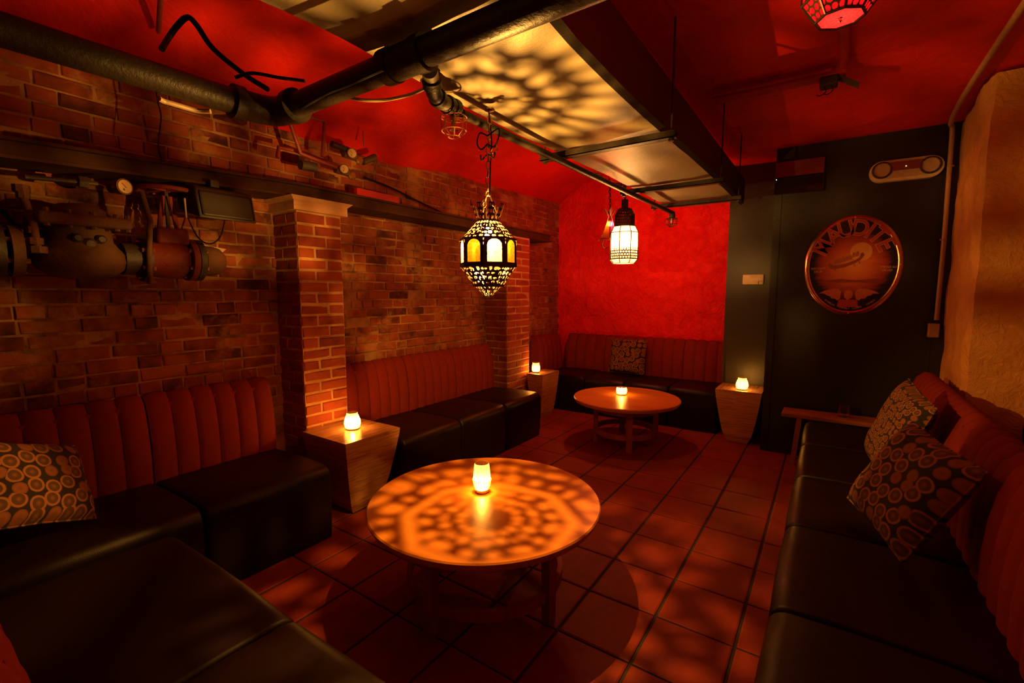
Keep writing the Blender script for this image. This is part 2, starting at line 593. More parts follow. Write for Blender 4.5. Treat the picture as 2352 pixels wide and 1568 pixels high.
def thing(name, label, cat, loc=(0, 0, 0), rotz=0.0, group=None):
    o = bpy.data.objects.new(name, None)
    o.empty_display_size = 0.05
    COL.objects.link(o)
    o.location = loc
    o.rotation_euler = (0, 0, rotz)
    ORG[o.name] = Vector(loc)
    return tag(o, label, cat, group)


def children_of(o):
    return [c for c in bpy.data.objects if c.parent == o]


def copy_tree(root, loc, rotz=0.0, label=None):
    def cp(o, par):
        c = o.copy()
        COL.objects.link(c)
        c.parent = par
        for ch in children_of(o):
            cp(ch, c)
        return c
    r = cp(root, None)
    r.location = loc
    r.rotation_euler = (0, 0, rotz)
    if label:
        r['label'] = label
    ORG[r.name] = Vector(loc)
    return r


def lamp(name, loc, power, color, radius, parent):
    l = bpy.data.lights.new(name, 'POINT')
    l.energy = power
    l.color = color
    l.shadow_soft_size = radius
    o = bpy.data.objects.new(name, l)
    COL.objects.link(o)
    o.parent = parent
    o.location = Vector(loc) - ORG[parent.name]
    return o


def spline(pts, n=8):
    """Catmull-Rom through the points"""
    P = [Vector(p) for p in pts]
    P = [P[0] * 2 - P[1]] + P + [P[-1] * 2 - P[-2]]
    out = []
    for i in range(1, len(P) - 2):
        a, b, c, d = P[i - 1], P[i], P[i + 1], P[i + 2]
        for k in range(n):
            t = k / n
            out.append(0.5 * (2 * b + (c - a) * t + (2 * a - 5 * b + 4 * c - d) * t * t + (3 * b - a - 3 * c + d) * t ** 3))
    out.append(P[-2])
    return out


def chain(mb, p0, p1, link_len=0.028, r=0.0028, w=0.008):
    p0, p1 = Vector(p0), Vector(p1)
    d = p1 - p0
    n = max(1, int(d.length / (link_len * 0.78)))
    ax = d.normalized()
    s1 = ax.orthogonal().normalized()
    s2 = ax.cross(s1)
    for i in range(n):
        c = p0 + d * ((i + 0.5) / n)
        s = s1 if i % 2 else s2
        pts = []
        for k in range(13):
            t = 2 * PI * k / 12
            pts.append(c + ax * math.cos(t) * link_len / 2 + s * math.sin(t) * w)
        mb.tube(pts, r, 5, caps=False)


# ================================================================== THE SETTING
WX = -3.0            # face of the brick wall
BY = 5.5             # face of the red rear wall
PY = 4.52            # face of the black partition
CZ = 2.56            # ceiling over the right half
T = 0.31

# floor: slab with grout, single tiles on it
floor = struct(build(MB().box(-3.3, 1.4, -1.6, 5.8, -0.12, -0.007), 'floor', 'grout'), 'red clay tile floor with dark grout lines')


def tile_mesh(i):
    gx, gy = 0.0065, 0.0045
    x, y = T / 2 - gx, T / 2 - gy
    b = 0.006
    j = lambda: random.uniform(-0.0008, 0.0008)
    vs = [(-x, -y, -0.012), (x, -y, -0.012), (x, y, -0.012), (-x, y, -0.012),
          (-x, -y, -0.003), (x, -y, -0.003), (x, y, -0.003), (-x, y, -0.003)]
    vs += [(-x + b, -y + b, j()), (x - b, -y + b, j()), (x - b, y - b, j()), (-x + b, y - b, j())]
    fs = []
    for o in (0, 4):
        for k in range(4):
            fs.append((o + k, o + (k + 1) % 4, o + 4 + (k + 1) % 4, o + 4 + k))
    fs.append((8, 9, 10, 11))
    me = bpy.data.meshes.new('tile')
    me.from_pydata(vs, [], fs)
    me.materials.append(MATS['tile'])
    return me


tiles = [tile_mesh(i) for i in range(4)]
for i in range(-6, 5):
    for j in range(-4, 12):
        cx, cy = (i - 3.7319 + 0.5) * T, (j + 4.0701 + 0.5) * T
        if cx < -2.6 or cx > 0.35 or cy < 0.2 or cy > 5.0:
            continue
        o = link('tile', tiles[random.randrange(4)], 'tile', floor, (cx, cy, random.uniform(-0.001, 0.0)))
        o.rotation_euler = (random.uniform(-.003, .003), random.uniform(-.003, .003), random.choice((0, PI)))


def grid(fn, nu, nv, flip=False):
    mb = MB()
    vs = [fn(i / nu, j / nv) for j in range(nv + 1) for i in range(nu + 1)]
    fs = []
    for j in range(nv):
        for i in range(nu):
            a = j * (nu + 1) + i
            q = (a, a + 1, a + nu + 2, a + nu + 1)
            fs.append(q[::-1] if flip else q)
    mb.add(vs, fs)
    return mb


def ceil_z(x, y):
    right = CZ
    left = 2.70 + 0.10 * max(0.0, min(1.0, (y - 2.5) / 2.5))
    t = max(0.0, min(1.0, (-2.35 - x) / 0.7))
    left -= 0.30 * t ** 1.6
    k = max(0.0, min(1.0, (x + 1.25) / 0.5))
    k = k * k * (3 - 2 * k)
    z = left * (1 - k) + right * k
    amp = 0.030 * (1 - k) + 0.006
    return z + amp * noise.noise(Vector((x * 1.7, y * 1.3, 3.1))) + amp * 0.4 * noise.noise(Vector((x * 5, y * 5, 1)))


ceiling = struct(build(grid(lambda u, v: (-3.1 + 4.6 * u, -1.6 + 7.3 * v, ceil_z(-3.1 + 4.6 * u, -1.6 + 7.3 * v)), 80, 110, True),
                       'ceiling', 'red_ceiling', smooth=True), 'red painted plaster ceiling, vaulted towards the brick wall')


def rear(u, v):
    x, z = -3.2 + 2.6 * u, 3.0 * v
    d = 0.022 * noise.noise(Vector((x * 2.2, z * 1.6, 7))) + 0.012 * noise.noise(Vector((x * 7, z * 7, 2)))
    return (x, BY + d, z)


struct(build(grid(rear, 90, 90), 'wall_rear', 'red_wall', smooth=True), 'bright red rough plaster wall behind the corner bench')
struct(build(MB().box(-0.43, 0.75, PY, PY + 0.14, 0, 2.62), 'wall_partition', 'black_paint'), 'black painted partition wall with the round sign')
struct(build(MB().box(-0.81, -0.36, 4.93, 5.6, 0, 2.72).box(-0.845, -0.81, 4.96, 5.6, 0, 2.72), 'wall_return', 'black_column'),
       'dark painted column at the end of the red wall')
struct(build(MB().box(0.93, 1.05, -1.6, 4.66, 0, 2.7), 'wall_right', 'concrete'))
struct(build(MB().box(-3.3, 1.2, -1.7, -1.6, 0, 2.9), 'wall_front', 'red_paint_rough'))
struct(build(MB().box(-0.39, -0.375, PY - 0.008, PY, 0, 2.55).box(0.615, 0.63, PY - 0.008, PY, 0, 2.55), 'trim_1', 'black_paint'))

# brick wall: mortar bed and separate bricks; the farthest rest joined
wall_left = struct(build(grid(lambda u, v: (WX - 0.0065 + 0.004 * noise.noise(Vector((u * 60, v * 30, 0))), -1.6 + 7.2 * u, 2.75 * v), 140, 60, True)
                         .box(-3.25, -3.03, -1.6, 5.6, 0, 2.75), 'wall_left', 'mortar'), 'old red brick wall with pale mortar smears')
HC = 0.070


def brick_mesh(k, d=0.06):
    """unit brick, front facing +x; length 1 along y, height HC; chamfered and chipped"""
    h, g = HC - 0.010, 0.006
    j = lambda a: random.uniform(-a, a)
    vs = []
    for (x, iy, iz, jx) in ((-d, 0, 0, 0), (-0.006, 0, 0, 0.002), (0.0, 0.03, 0.006, 0.0035)):
        for sy, sz in ((-1, -1), (1, -1), (1, 1), (-1, 1)):
            vs.append((x + j(jx), sy * (0.5 - iy) + j(0.012 if jx else 0), sz * (h / 2 - iz) + j(0.003 if jx else 0)))
    fs = []
    for o in (0, 4):
        for q in range(4):
            fs.append((o + q, o + (q + 1) % 4, o + 4 + (q + 1) % 4, o + 4 + q))
    fs.append((8, 9, 10, 11))
    return vs, fs


BR = [brick_mesh(k) for k in range(8)]


def brick_datas(mat):
    out = []
    for vs, fs in BR:
        me = bpy.data.meshes.new('brick')
        me.from_pydata(vs, [], fs)
        me.materials.append(MATS[mat])
        out.append(me)
    return out


BW, BC = brick_datas('brick'), brick_datas('brick_clean')
lay = []
z0 = 0.66
row = 0
while z0 + row * HC < 2.62:
    zc = z0 + row * HC
    header = (row % 6 == 3)
    L = 0.105 if header else 0.212
    y = 0.05 + (0.106 if row % 2 else 0.0) + random.uniform(-0.02, 0.02)
    while y < 5.45:
        Lb = L * random.choice((1, 1, 1, 1, 0.97, 0.52 if not header else 1))
        top = ceil_z(WX, y) + 0.03
        if zc < top and random.random() > 0.004:
            lay.append((y + Lb / 2, zc, Lb - 0.010))
        y += Lb
    row += 1


def seen(b):
    y, z, l = b
    if 1.60 < y < 2.0 and z < 1.95:      # behind the pillar
        return 0
    if 1.9 < z < 2.06:
        return 0                          # behind the beam
    d = math.hypot(3.0, y)
    return l * HC * 3.0 / d ** 3


lay.sort(key=seen, reverse=True)
rest = MB()
for n_, (y, z, l) in enumerate(lay):
    px = WX + random.uniform(-0.005, 0.006) + (-0.03 if random.random() < 0.02 else 0)
    if n_ < 300:
        o = link('brick', random.choice(BW), None, wall_left, (px, y, z))
        o.scale = (1, l, 1)
        o.rotation_euler = (random.uniform(-.012, .012), random.uniform(-.03, .03), random.uniform(-.01, .01))
    else:
        vs, fs = random.choice(BR)
        rest.add([(px + a, y + b * l, z + c) for a, b, c in vs], fs)
bs = build(rest, 'brick_courses', 'brick', wall_left)
bs['kind'] = 'stuff'


# pillars
def pillar(label, x_front, y0, y1, ztop, cap):
    p = thing('brick_pillar', label, 'pillar', (x_front - 0.15, (y0 + y1) / 2, 0))
    base = ORG[p.name]
    build(MB().box(WX - 0.02, x_front - 0.0035, y0 + 0.0045, y1 - 0.004, 0, ztop), 'mortar_core', 'mortar_light', p)
    w = y1 - y0
    d = x_front - WX
    r_ = 0
    z = 0.045
    while z < ztop - 0.02:
        if z > 0.2:
            a = w * 0.63 if r_ % 2 else w * 0.37
            cuts = [(y0, y0 + a), (y0 + a, y1)]
            for c0, c1 in cuts:
                o = link('brick', random.choice(BC), None, p,
                         Vector((x_front + random.uniform(-.001, .004), (c0 + c1) / 2, z)) - base)
                o.scale = (1, c1 - c0 - 0.013, 0.97)
                o.rotation_euler = (0, 0, random.uniform(-.015, .015))
            # flank facing the camera (-y): bricks turned, their front towards -y
            b_ = d * (0.4 if r_ % 2 else 0.62)
            for c0, c1 in ((x_front - b_, x_front), (WX, x_front - b_)):
                o = link('brick', random.choice(BC), None, p,
                         Vector(((c0 + c1) / 2 - (0.004 if c1 == x_front else 0), y0 + random.uniform(-.003, .001), z)) - base)
                o.scale = (0.8, c1 - c0 - 0.011, 0.97)
                o.rotation_euler = (0, 0, -PI / 2)
        z += HC + 0.002
        r_ += 1
    if cap:
        m = MB()
        e, e2 = 0.03, 0.058
        for (x1_, ya, yb, za, zb) in ((x_front + e, y0 - e, y1 + e, ztop, ztop + 0.055),):
            m.box(WX, x1_, ya, yb, za, zb)
        m.add([(WX, y0 - e, ztop + .055), (x_front + e, y0 - e, ztop + .055), (x_front + e, y1 + e, ztop + .055), (WX, y1 + e, ztop + .055),
               (WX, y0 - e2, ztop + .08), (x_front + e2, y0 - e2, ztop + .08), (x_front + e2, y1 + e2, ztop + .08), (WX, y1 + e2, ztop + .08)],
              [(0, 1, 5, 4), (1, 2, 6, 5), (2, 3, 7, 6), (4, 5, 6, 7)])
        build(m, 'cap_moulding', 'cap_wood', p)['label'] = 'pale wooden cap moulding'
    return p


pillar('red brick pillar with pale wooden cap behind the candle side table', -2.74, 1.66, 1.98, 1.885, True)
pillar('red brick pillar under the beam end, by the corner bench', -2.72, 3.90, 4.33, 1.96, False)

# steel beam along the brick wall
bm = thing('wall_beam', 'dark brown steel beam running along the brick wall over the pillars', 'beam', (-2.85, 2.5, 1.93))
def beam_box(x0, x1, z0_, z1_):
    m_ = MB()
    ys_ = [-1.5, 0.0, 0.9, 1.7, 4.85]
    vs_ = []
    for y_ in ys_:
        dz = -0.055 * max(0.0, (1.7 - y_) / 1.3)
        vs_ += [(x0, y_, z0_ + dz), (x1, y_, z0_ + dz), (x1, y_, z1_ + dz), (x0, y_, z1_ + dz)]
    return m_.add(vs_, [(4 * i + k, 4 * i + (k + 1) % 4, 4 * i + 4 + (k + 1) % 4, 4 * i + 4 + k) for i in range(4) for k in range(4)] + [(0, 3, 2, 1), (16, 17, 18, 19)])


build(beam_box(WX + 0.02, -2.74, 1.968, 1.982), 'flange', 'beam_steel', bm)
build(beam_box(WX + 0.02, -2.74, 2.040, 2.054), 'flange', 'beam_steel', bm)
build(beam_box(-2.775, -2.765, 1.982, 2.040), 'web', 'beam_steel', bm)
tag(build(MB().box(-2.775, -2.745, 2.12, 2.50, 2.0545, 2.10), 'painted_board', 'red_board', origin=(-2.75, 2.3, 2.0545)), 'bright red painted board lying on the steel beam', 'board')


# concrete pier on the right, rough faces
def pier():
    mb = MB()
    prof = [(0.685, 4.505), (0.645, 3.66), (0.66, 3.60), (0.905, 3.60)]
    pts = []
    for (a, b_) in zip(prof[:-1], prof[1:]):
        n = max(2, int(math.hypot(b_[0] - a[0], b_[1] - a[1]) / 0.04))
        for k in range(n):
            pts.append((a[0] + (b_[0] - a[0]) * k / n, a[1] + (b_[1] - a[1]) * k / n))
    pts.append(prof[-1])
    nv = 56
    vs, fs = [], []
    for j in range(nv + 1):
        z = 2.545 * j / nv
        for (x, y) in pts:
            q = Vector((x * 5, y * 5, z * 5))
            d = 0.020 * noise.noise(q) + 0.010 * noise.noise(q * 3)
            lean = 0.02 * (1 - z / 2.6)
            vs.append((x + d * 0.7 + lean, y + d, z))
    w = len(pts)
    for j in range(nv):
        for i in range(w - 1):
            fs.append((j * w + i, j * w + i + 1, (j + 1) * w + i + 1, (j + 1) * w + i))
    return mb.add(vs, fs)


tag(build(pier(), 'concrete_pier', 'concrete', origin=(0.85, 4.0, 0), smooth=True, angle=60), 'rough tan concrete pier rising behind the right-hand cushions', 'pier')

# ================================================================== OVERHEAD: duct, pipes
duct = thing('air_duct', 'large canvas-wrapped air duct hung below the red ceiling', 'duct', (-0.96, 2.0, 2.06))


def duct_pt(u, y):
    sag = 0.03 * math.exp(-((y - 1.75) / 0.9) ** 2)
    wl = -1.24 - 0.16 * max(0, 1.0 - max(y, 0.2)) ** 1.5
    wr = -0.66 + 0.05 * max(0, 1.3 - max(y, 0.3))
    z = 2.13 - sag - 0.008 * math.sin(PI * u)
    return wl, wr, z


def duct_mesh():
    mb = MB()
    ys = [-1.5 + 0.075 * i for i in range(int((4.30 + 1.5) / 0.075) + 1)] + [4.36, 4.44, 4.50]
    sec = []
    vs = []
    nb = 16
    for y in ys:
        wl, wr, _ = duct_pt(0, y)
        lift = 0.0 if y < 4.28 else (y - 4.28) ** 2 * 3.0
        ring = [((wl + wr) / 2, y, 2.345), (wl, y, 2.34), (wl, y, 2.25), (wl, y, duct_pt(0, y)[2] + 0.035 + lift)]
        for i in range(nb + 1):
            u = i / nb
            z = duct_pt(u, y)[2] + lift + 0.006 * noise.noise(Vector((u * 4, y * 3, 1)))
            e = 0.02
            ring.append((wl + e + (wr - wl - 2 * e) * u, y, z))
        vs += ring
        m = len(ring)
    fs = []
    for j in range(len(ys) - 1):
        for i in range(m - 1):
            fs.append((j * m + i, (j + 1) * m + i, (j + 1) * m + i + 1, j * m + i + 1))
    return mb.add(vs, fs)


build(duct_mesh(), 'canvas_wrap', 'duct_canvas', duct, smooth=True, angle=50)
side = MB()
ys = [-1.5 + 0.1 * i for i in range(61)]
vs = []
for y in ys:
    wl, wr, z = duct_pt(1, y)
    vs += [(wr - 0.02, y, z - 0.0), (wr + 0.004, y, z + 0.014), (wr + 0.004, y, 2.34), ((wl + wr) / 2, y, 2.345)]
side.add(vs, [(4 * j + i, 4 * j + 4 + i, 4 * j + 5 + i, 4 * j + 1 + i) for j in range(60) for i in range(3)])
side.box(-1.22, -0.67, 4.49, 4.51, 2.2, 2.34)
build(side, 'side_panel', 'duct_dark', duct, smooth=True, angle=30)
for y, za in ((2.16, 2.088), (3.28, 2.108), (3.98, 2.112)):
    m = MB()
    xa, xb = -1.285, -0.60
    m.box(xa, xb, y - 0.022, y + 0.022, za - 0.03, za - 0.026).box(xa, xb, y - 0.022, y - 0.018, za - 0.03, za).box(xa, xb, y + 0.018, y + 0.022, za - 0.03, za)
    h = thing('duct_hanger', {2.16: 'steel channel strap under the duct beside the pierced lantern chain', 3.28: 'steel channel strap under the duct near the white drum lantern',
                              3.98: 'short steel channel strap under the far end of the duct'}[y], 'hanger', ((xa + xb) / 2, y, za - 0.03))
    build(m, 'channel', 'iron_pipe', h)
    for x in (xa + 0.02, xb - 0.02):
        build(MB().tube([(x, y, za), (x, y, 2.6)], 0.005, 8), 'threaded_rod', 'iron_pipe', h)
        build(MB().lathe([(0.013, 0), (0.013, 0.012)], (x, y, za - 0.042), 6), 'nut', 'iron_pipe', h)

# heavy black pipe: along the wall then across under the duct
bp_ = thing('drain_pipe', 'heavy black iron pipe crossing under the duct with an elbow', 'pipe', (-1.75, 1.0, 2.05))
PZ = 2.045
build(MB().tube([(-1.84, -1.5, PZ), (-1.76, 0.90, PZ)], 0.043, 20), 'pipe_run', 'iron_pipe', bp_, smooth=True)
build(MB().tube([(-1.66, 1.0, PZ), (-0.35, 1.0, PZ + 0.01)], 0.040, 20), 'pipe_run', 'iron_pipe', bp_, smooth=True)
build(MB().tube(spline([(-1.765, 0.87, PZ), (-1.757, 0.94, PZ), (-1.735, 0.985, PZ), (-1.69, 1.0, PZ), (-1.62, 1.0, PZ)], 6), 0.050, 20), 'elbow', 'iron_pipe', bp_, smooth=True)
for a, b_ in (((-1.765, 0.85, PZ), (-1.764, 0.885, PZ)), ((-1.645, 1.0, PZ), (-1.61, 1.0, PZ)), ((-1.14, 1.0, PZ + .004), (-1.10, 1.0, PZ + .004)), ((-1.01, 1.0, PZ + .005), (-0.97, 1.0, PZ + .005))):
    build(MB().tube([a, b_], 0.058 if a[0] < -1.6 else 0.050, 20), 'collar', 'iron_pipe', bp_, smooth=True)
build(MB().tube([(-1.12, 1.0, PZ + .004), (-0.98, 1.0, PZ + .005)], 0.046, 20), 'tee', 'iron_pipe', bp_, smooth=True)

# branch sprinkler line under the duct edge
br = thing('sprinkler_line', 'thin black sprinkler branch pipe running beneath the duct edge', 'pipe', (-1.15, 2.4, 2.03))
drop = [onx(985, 130, -1.06), onx(990, 175, -1.09), onx(998, 215, -1.115), onx(1020, 236, -1.135), onx(1050, 248, -1.15)]
for p_ in drop:
    p_.z = min(p_.z, 2.062)
build(MB().tube(spline(drop, 6), 0.026, 16), 'drop_elbow', 'iron_pipe', br, smooth=True)
for a, b_, r in ((0.32, 0.40, 0.032), (0.58, 0.66, 0.031), (0.80, 0.86, 0.031), (0.92, 0.98, 0.028)):
    S = spline(drop, 20)
    build(MB().tube(S[int(a * (len(S) - 1)):int(b_ * (len(S) - 1)) + 1], r, 16), 'collar', 'iron_pipe', br, smooth=True)
build(MB().tube([(-1.15, 1.36, 2.030), (-1.15, 2.4, 2.037), (-1.15, 4.12, 2.056)], 0.0165, 14), 'pipe_run', 'iron_pipe', br, smooth=True)
build(MB().lathe([(0.028, 0), (0.03, 0.02), (0.022, 0.05)], (-1.15, 4.10, 2.012), 12), 'end_fitting', 'iron_pipe', br, smooth=True)


def sprinkler(c, label, s=1.0, mat='copper_wire'):
    t = thing('caged_sprinkler', label, 'sprinkler', c)
    x, y, z = c
    build(MB().lathe([(0.014 * s, 0.0), (0.014 * s, -0.018 * s), (0.009 * s, -0.02 * s), (0.006 * s, -0.045 * s), (0.016 * s, -0.047 * s), (0.016 * s, -0.05 * s)], c, 12), 'sprinkler_head', 'brass', t, smooth=True)
    m = MB()
    m.ring((x, y, z - 0.006 * s), 0.046 * s, 0.0022 * s, 24, 5)
    m.ring((x, y, z - 0.052 * s), 0.043 * s, 0.0022 * s, 24, 5)
    m.ring((x, y, z - 0.072 * s), 0.020 * s, 0.0022 * s, 16, 5)
    for k in range(8):
        a = 2 * PI * k / 8
        ca, sa = math.cos(a), math.sin(a)
        m.tube([(x + 0.012 * s * ca, y + 0.012 * s * sa, z - 0.004 * s), (x + 0.046 * s * ca, y + 0.046 * s * sa, z - 0.006 * s), (x + 0.043 * s * ca, y + 0.043 * s * sa, z - 0.052 * s), (x + 0.020 * s * ca, y + 0.020 * s * sa, z - 0.072 * s)], 0.0018 * s, 5)
    build(m, 'wire_cage', mat, t, smooth=True)


sprinkler(tuple(onx(1042, 258, -1.15) - Vector((0, 0, 0.012))), 'copper wire cage around a sprinkler head at the black elbow')
sprinkler((-1.15, 4.10, 2.010), 'small dark sprinkler cage at the far end of the branch pipe', 1.0, 'lantern_metal')

# ================================================================== LANTERNS
LX, LY = -1.105, 1.455


def octv(r, z, k, a0=0.0, cx=0, cy=0):
    a = a0 + 2 * PI * k / 8
    return (cx + r * math.cos(a), cy + r * math.sin(a), z)


def pierced_lantern():
    t = thing('pierced_lantern', 'octagonal pierced metal lantern with amber panes hanging over the big round table', 'lantern', (LX, LY, 1.365))
    a0 = R(28.3)
    V = lambda r, z, k: octv(r, z, k, a0, LX, LY)
    # lower cone, two tiers
    for name, ra, za, rb, zb, nu, nv, hl, wb in (('lower_cone', 0.062, 1.410, 0.108, 1.478, 3, 4, 0.41, 0.6), ('tip_cone', 0.018, 1.368, 0.052, 1.404, 2, 3, 0.40, 0.35),
                                         ('upper_dome', 0.110, 1.582, 0.044, 1.652, 3, 5, 0.41, 0.35), ('dome_top', 0.044, 1.652, 0.006, 1.655, 2, 2, 0.30, 0.3)):
        m = MB()
        for k in range(8):
            m.pierced(V(ra, za, k), V(ra, za, k + 1), V(rb, zb, k + 1), V(rb, zb, k), nu, nv, hl, wob=wb)
        build(m, name, 'lantern_metal', t)
    for r, z0_, z1_ in ((0.112, 1.476, 1.494), (0.112, 1.578, 1.586), (0.062, 1.402, 1.412)):
        m = MB()
        for k in range(8):
            m.add([V(r, z0_, k), V(r, z0_, k + 1), V(r, z1_, k + 1), V(r, z1_, k)], [(0, 1, 2, 3)])
        build(m, 'band', 'lantern_metal', t)
    m = MB().lathe([(0.004, 1.355), (0.010, 1.362), (0.018, 1.368)], (LX, LY, 0), 12)
    build(m, 'finial', 'lantern_metal', t)
    # corner posts and panes between them
    for k in range(8):
        b0, b1, t0, t1 = map(Vector, (V(0.110, 1.492, k), V(0.110, 1.492, k + 1), V(0.110, 1.580, k), V(0.110, 1.580, k + 1)))
        m = MB()
        P = lambda u, v: (b0 * (1 - u) + b1 * u) * (1 - v) + (t0 * (1 - u) + t1 * u) * v
        # plate with an arched opening
        e, n = 0.17, 10
        arch = [(e, 0.0)] + [(0.5 - (0.5 - e) * math.cos(PI * i / n), 0.70 + 0.27 * math.sin(PI * i / n)) for i in range(n + 1)] + [(1 - e, 0.0)]
        outer = [(0, 0)] + [(0.5 - 0.5 * math.cos(PI * i / n) if 0 < i < n else (0.0 if i == 0 else 1.0), 0.70 if i in (0, n) else 1.0) for i in range(n + 1)] + [(1, 0)]
        m.add([P(*q) for q in arch] + [P(*q) for q in outer], [(i, i + 1, len(arch) + i + 1, len(arch) + i) for i in range(len(arch) - 1)])
        build(m, 'arched_frame', 'lantern_metal', t)
        ins = 0.985
        m = MB().add([tuple(Vector((LX, LY, p.z)) + (p - Vector((LX, LY, p.z))) * ins) for p in (P(e - .03, 0.0), P(1 - e + .03, 0.0), P(1 - e + .03, 0.98), P(e - .03, 0.98))], [(0, 1, 2, 3)])
        o = build(m, 'pane', 'pane_clear' if k % 2 == 0 else 'pane_amber', t)
        # crown petals
        ca, cb = Vector(V(0.042, 1.653, k)), Vector(V(0.042, 1.653, k + 1))
        ta, tb = Vector(V(0.068, 1.716, k)), Vector(V(0.068, 1.716, k + 1))
        if k % 1 == 0:
            m = MB().pierced(ca * .95 + cb * .05, ca * .05 + cb * .95, ta * .30 + tb * .70, ta * .70 + tb * .30, 2, 3, 0.36)
            build(m, 'crown_petal', 'lantern_metal', t)
    m = MB()
    for k in (0, 3, 5):
        p = Vector(V(0.034, 1.690, k))
        chain(m, p, (LX, LY, 1.768), 0.022, 0.0022, 0.006)
    chain(m, (LX, LY, 1.765), (LX + 0.003, LY + 0.01, 2.07), 0.034, 0.0026, 0.008)
    chain(m, (LX + 0.012, LY, 1.90), (LX + 0.045, LY + 0.01, 1.93), 0.03, 0.0026, 0.008)
    build(m, 'chain', 'brass', t, smooth=True)
    m = MB().tube(spline([(LX + .004, LY + .004, 1.68), (LX + .008, LY + .006, 1.85), (LX + 0.012, LY + .01, 1.95), (LX - .004, LY + .014, 2.06)], 6), 0.0025, 6)
    build(m, 'flex', 'cable_black', t, smooth=True)
    m = MB()
    for s in (-1, 1):
        m.tube(spline([(LX, LY, 1.94), (LX + s * .03, LY, 1.925), (LX + s * .05, LY, 1.95), (LX + s * .045, LY + .01, 1.99), (LX, LY, 1.97)], 5), 0.003, 6)
        m.tube(spline([(LX + s * .005, LY, 1.90), (LX + s * .03, LY, 1.885), (LX + s * .034, LY, 1.905)], 5), 0.003, 6)
    build(m, 'cable_tie', 'cable_black', t, smooth=True)
    build(MB().lathe([(0.02, 2.064), (0.018, 2.07), (0.005, 2.075)], (LX + .003, LY + .01, 0), 12), 'hook_plate', 'brass', t)
    build(MB().lathe([(0.003, -0.026), (0.014, -0.020), (0.020, -0.008), (0.020, 0.004), (0.012, 0.018), (0.010, 0.03)], (LX, LY, 1.603), 16), 'bulb', 'bulb_glow', t, smooth=True)
    lamp('lantern_light', (LX, LY, 1.590), P_LANTERN, WARM, 0.005, t)


pierced_lantern()


def drum_lantern():
    c = ony(1433, 560, 3.52)
    x, y = c.x, c.y
    zb = 1.605
    t = thing('drum_lantern', 'white glowing octagonal drum lantern with pierced dome in front of the red wall', 'lantern', (x, y, zb))
    V = lambda r, z, k: octv(r, zb + z, k, YAW + R(14), x, y)
    m = MB()
    for k in range(8):
        m.pierced(V(0.108, 0.035, k), V(0.108, 0.035, k + 1), V(0.108, 0.115, k + 1), V(0.108, 0.115, k), 4, 4, 0.38)
    build(m, 'pierced_band', 'lantern_metal', t)
    m = MB()
    for k in range(8):
        m.pierced(V(0.082, 0.285, k), V(0.082, 0.285, k + 1), V(0.080, 0.37, k + 1), V(0.080, 0.37, k), 4, 4, 0.27)
        m.pierced(V(0.080, 0.37, k), V(0.080, 0.37, k + 1), V(0.055, 0.415, k + 1), V(0.055, 0.415, k), 3, 2, 0.26)
        m.pierced(V(0.055, 0.415, k), V(0.055, 0.415, k + 1), V(0.022, 0.43, k + 1), V(0.022, 0.43, k), 2, 1, 0.12)
    build(m, 'pierced_dome', 'lantern_metal', t)
    m = MB()
    for r, a, b_ in ((0.110, 0.030, 0.036), (0.110, 0.232, 0.238), (0.086, 0.28, 0.287), (0.086, 0.0, 0.006)):
        for k in range(8):
            m.add([V(r, a, k), V(r, a, k + 1), V(r, b_, k + 1), V(r, b_, k)], [(0, 1, 2, 3)])
    for k in range(8):
        m.tube([V(0.086, 0.0, k), V(0.110, 0.033, k), V(0.110, 0.235, k), V(0.086, 0.283, k)], 0.0035, 6)
    build(m, 'frame', 'lantern_metal', t)
    for k in range(8):
        m = MB()
        zs = ((0.086, 0.003), (0.107, 0.033), (0.107, 0.235), (0.084, 0.283))
        for (ra, za), (rb, z_b) in zip(zs[:-1], zs[1:]):
            m.add([V(ra, za, k), V(ra, za, k + 1), V(rb, z_b, k + 1), V(rb, z_b, k)], [(0, 1, 2, 3)])
        build(m, 'pane', 'pane_frost', t)
    build(MB().lathe([(0.066, 0.268), (0.066, 0.274)], (x, y, zb), 16), 'light_baffle', 'lantern_metal', t)  # added unseen disc, keeps bulb light from going up to the duct
    build(MB().add([V(0.085, 0.002, k) for k in range(8)], [tuple(range(8))]), 'bottom_pane', 'pane_dimmer', t)  # pane added to dim the light falling on table and floor
    build(MB().lathe([(0.026, 0.428), (0.026, 0.485), (0.010, 0.492)], (x, y, zb), 16), 'cap', 'lantern_metal', t, smooth=True)
    m = MB()
    chain(m, (x, y, zb + 0.49), (x + 0.0, y, 2.20), 0.034, 0.0035, 0.010)
    build(m, 'chain', 'lantern_metal', t, smooth=True)
    build(MB().lathe([(0.004, -0.04), (0.024, -0.03), (0.032, -0.008), (0.030, 0.01), (0.014, 0.04)], (x, y, zb + 0.16), 16), 'bulb', 'drum_bulb', t, smooth=True)
    lamp('drum_light', (x, y, zb + 0.16), P_DRUM, (1.0, 0.50, 0.16), 0.03, t)
    return x, y


dx, dy = drum_lantern()


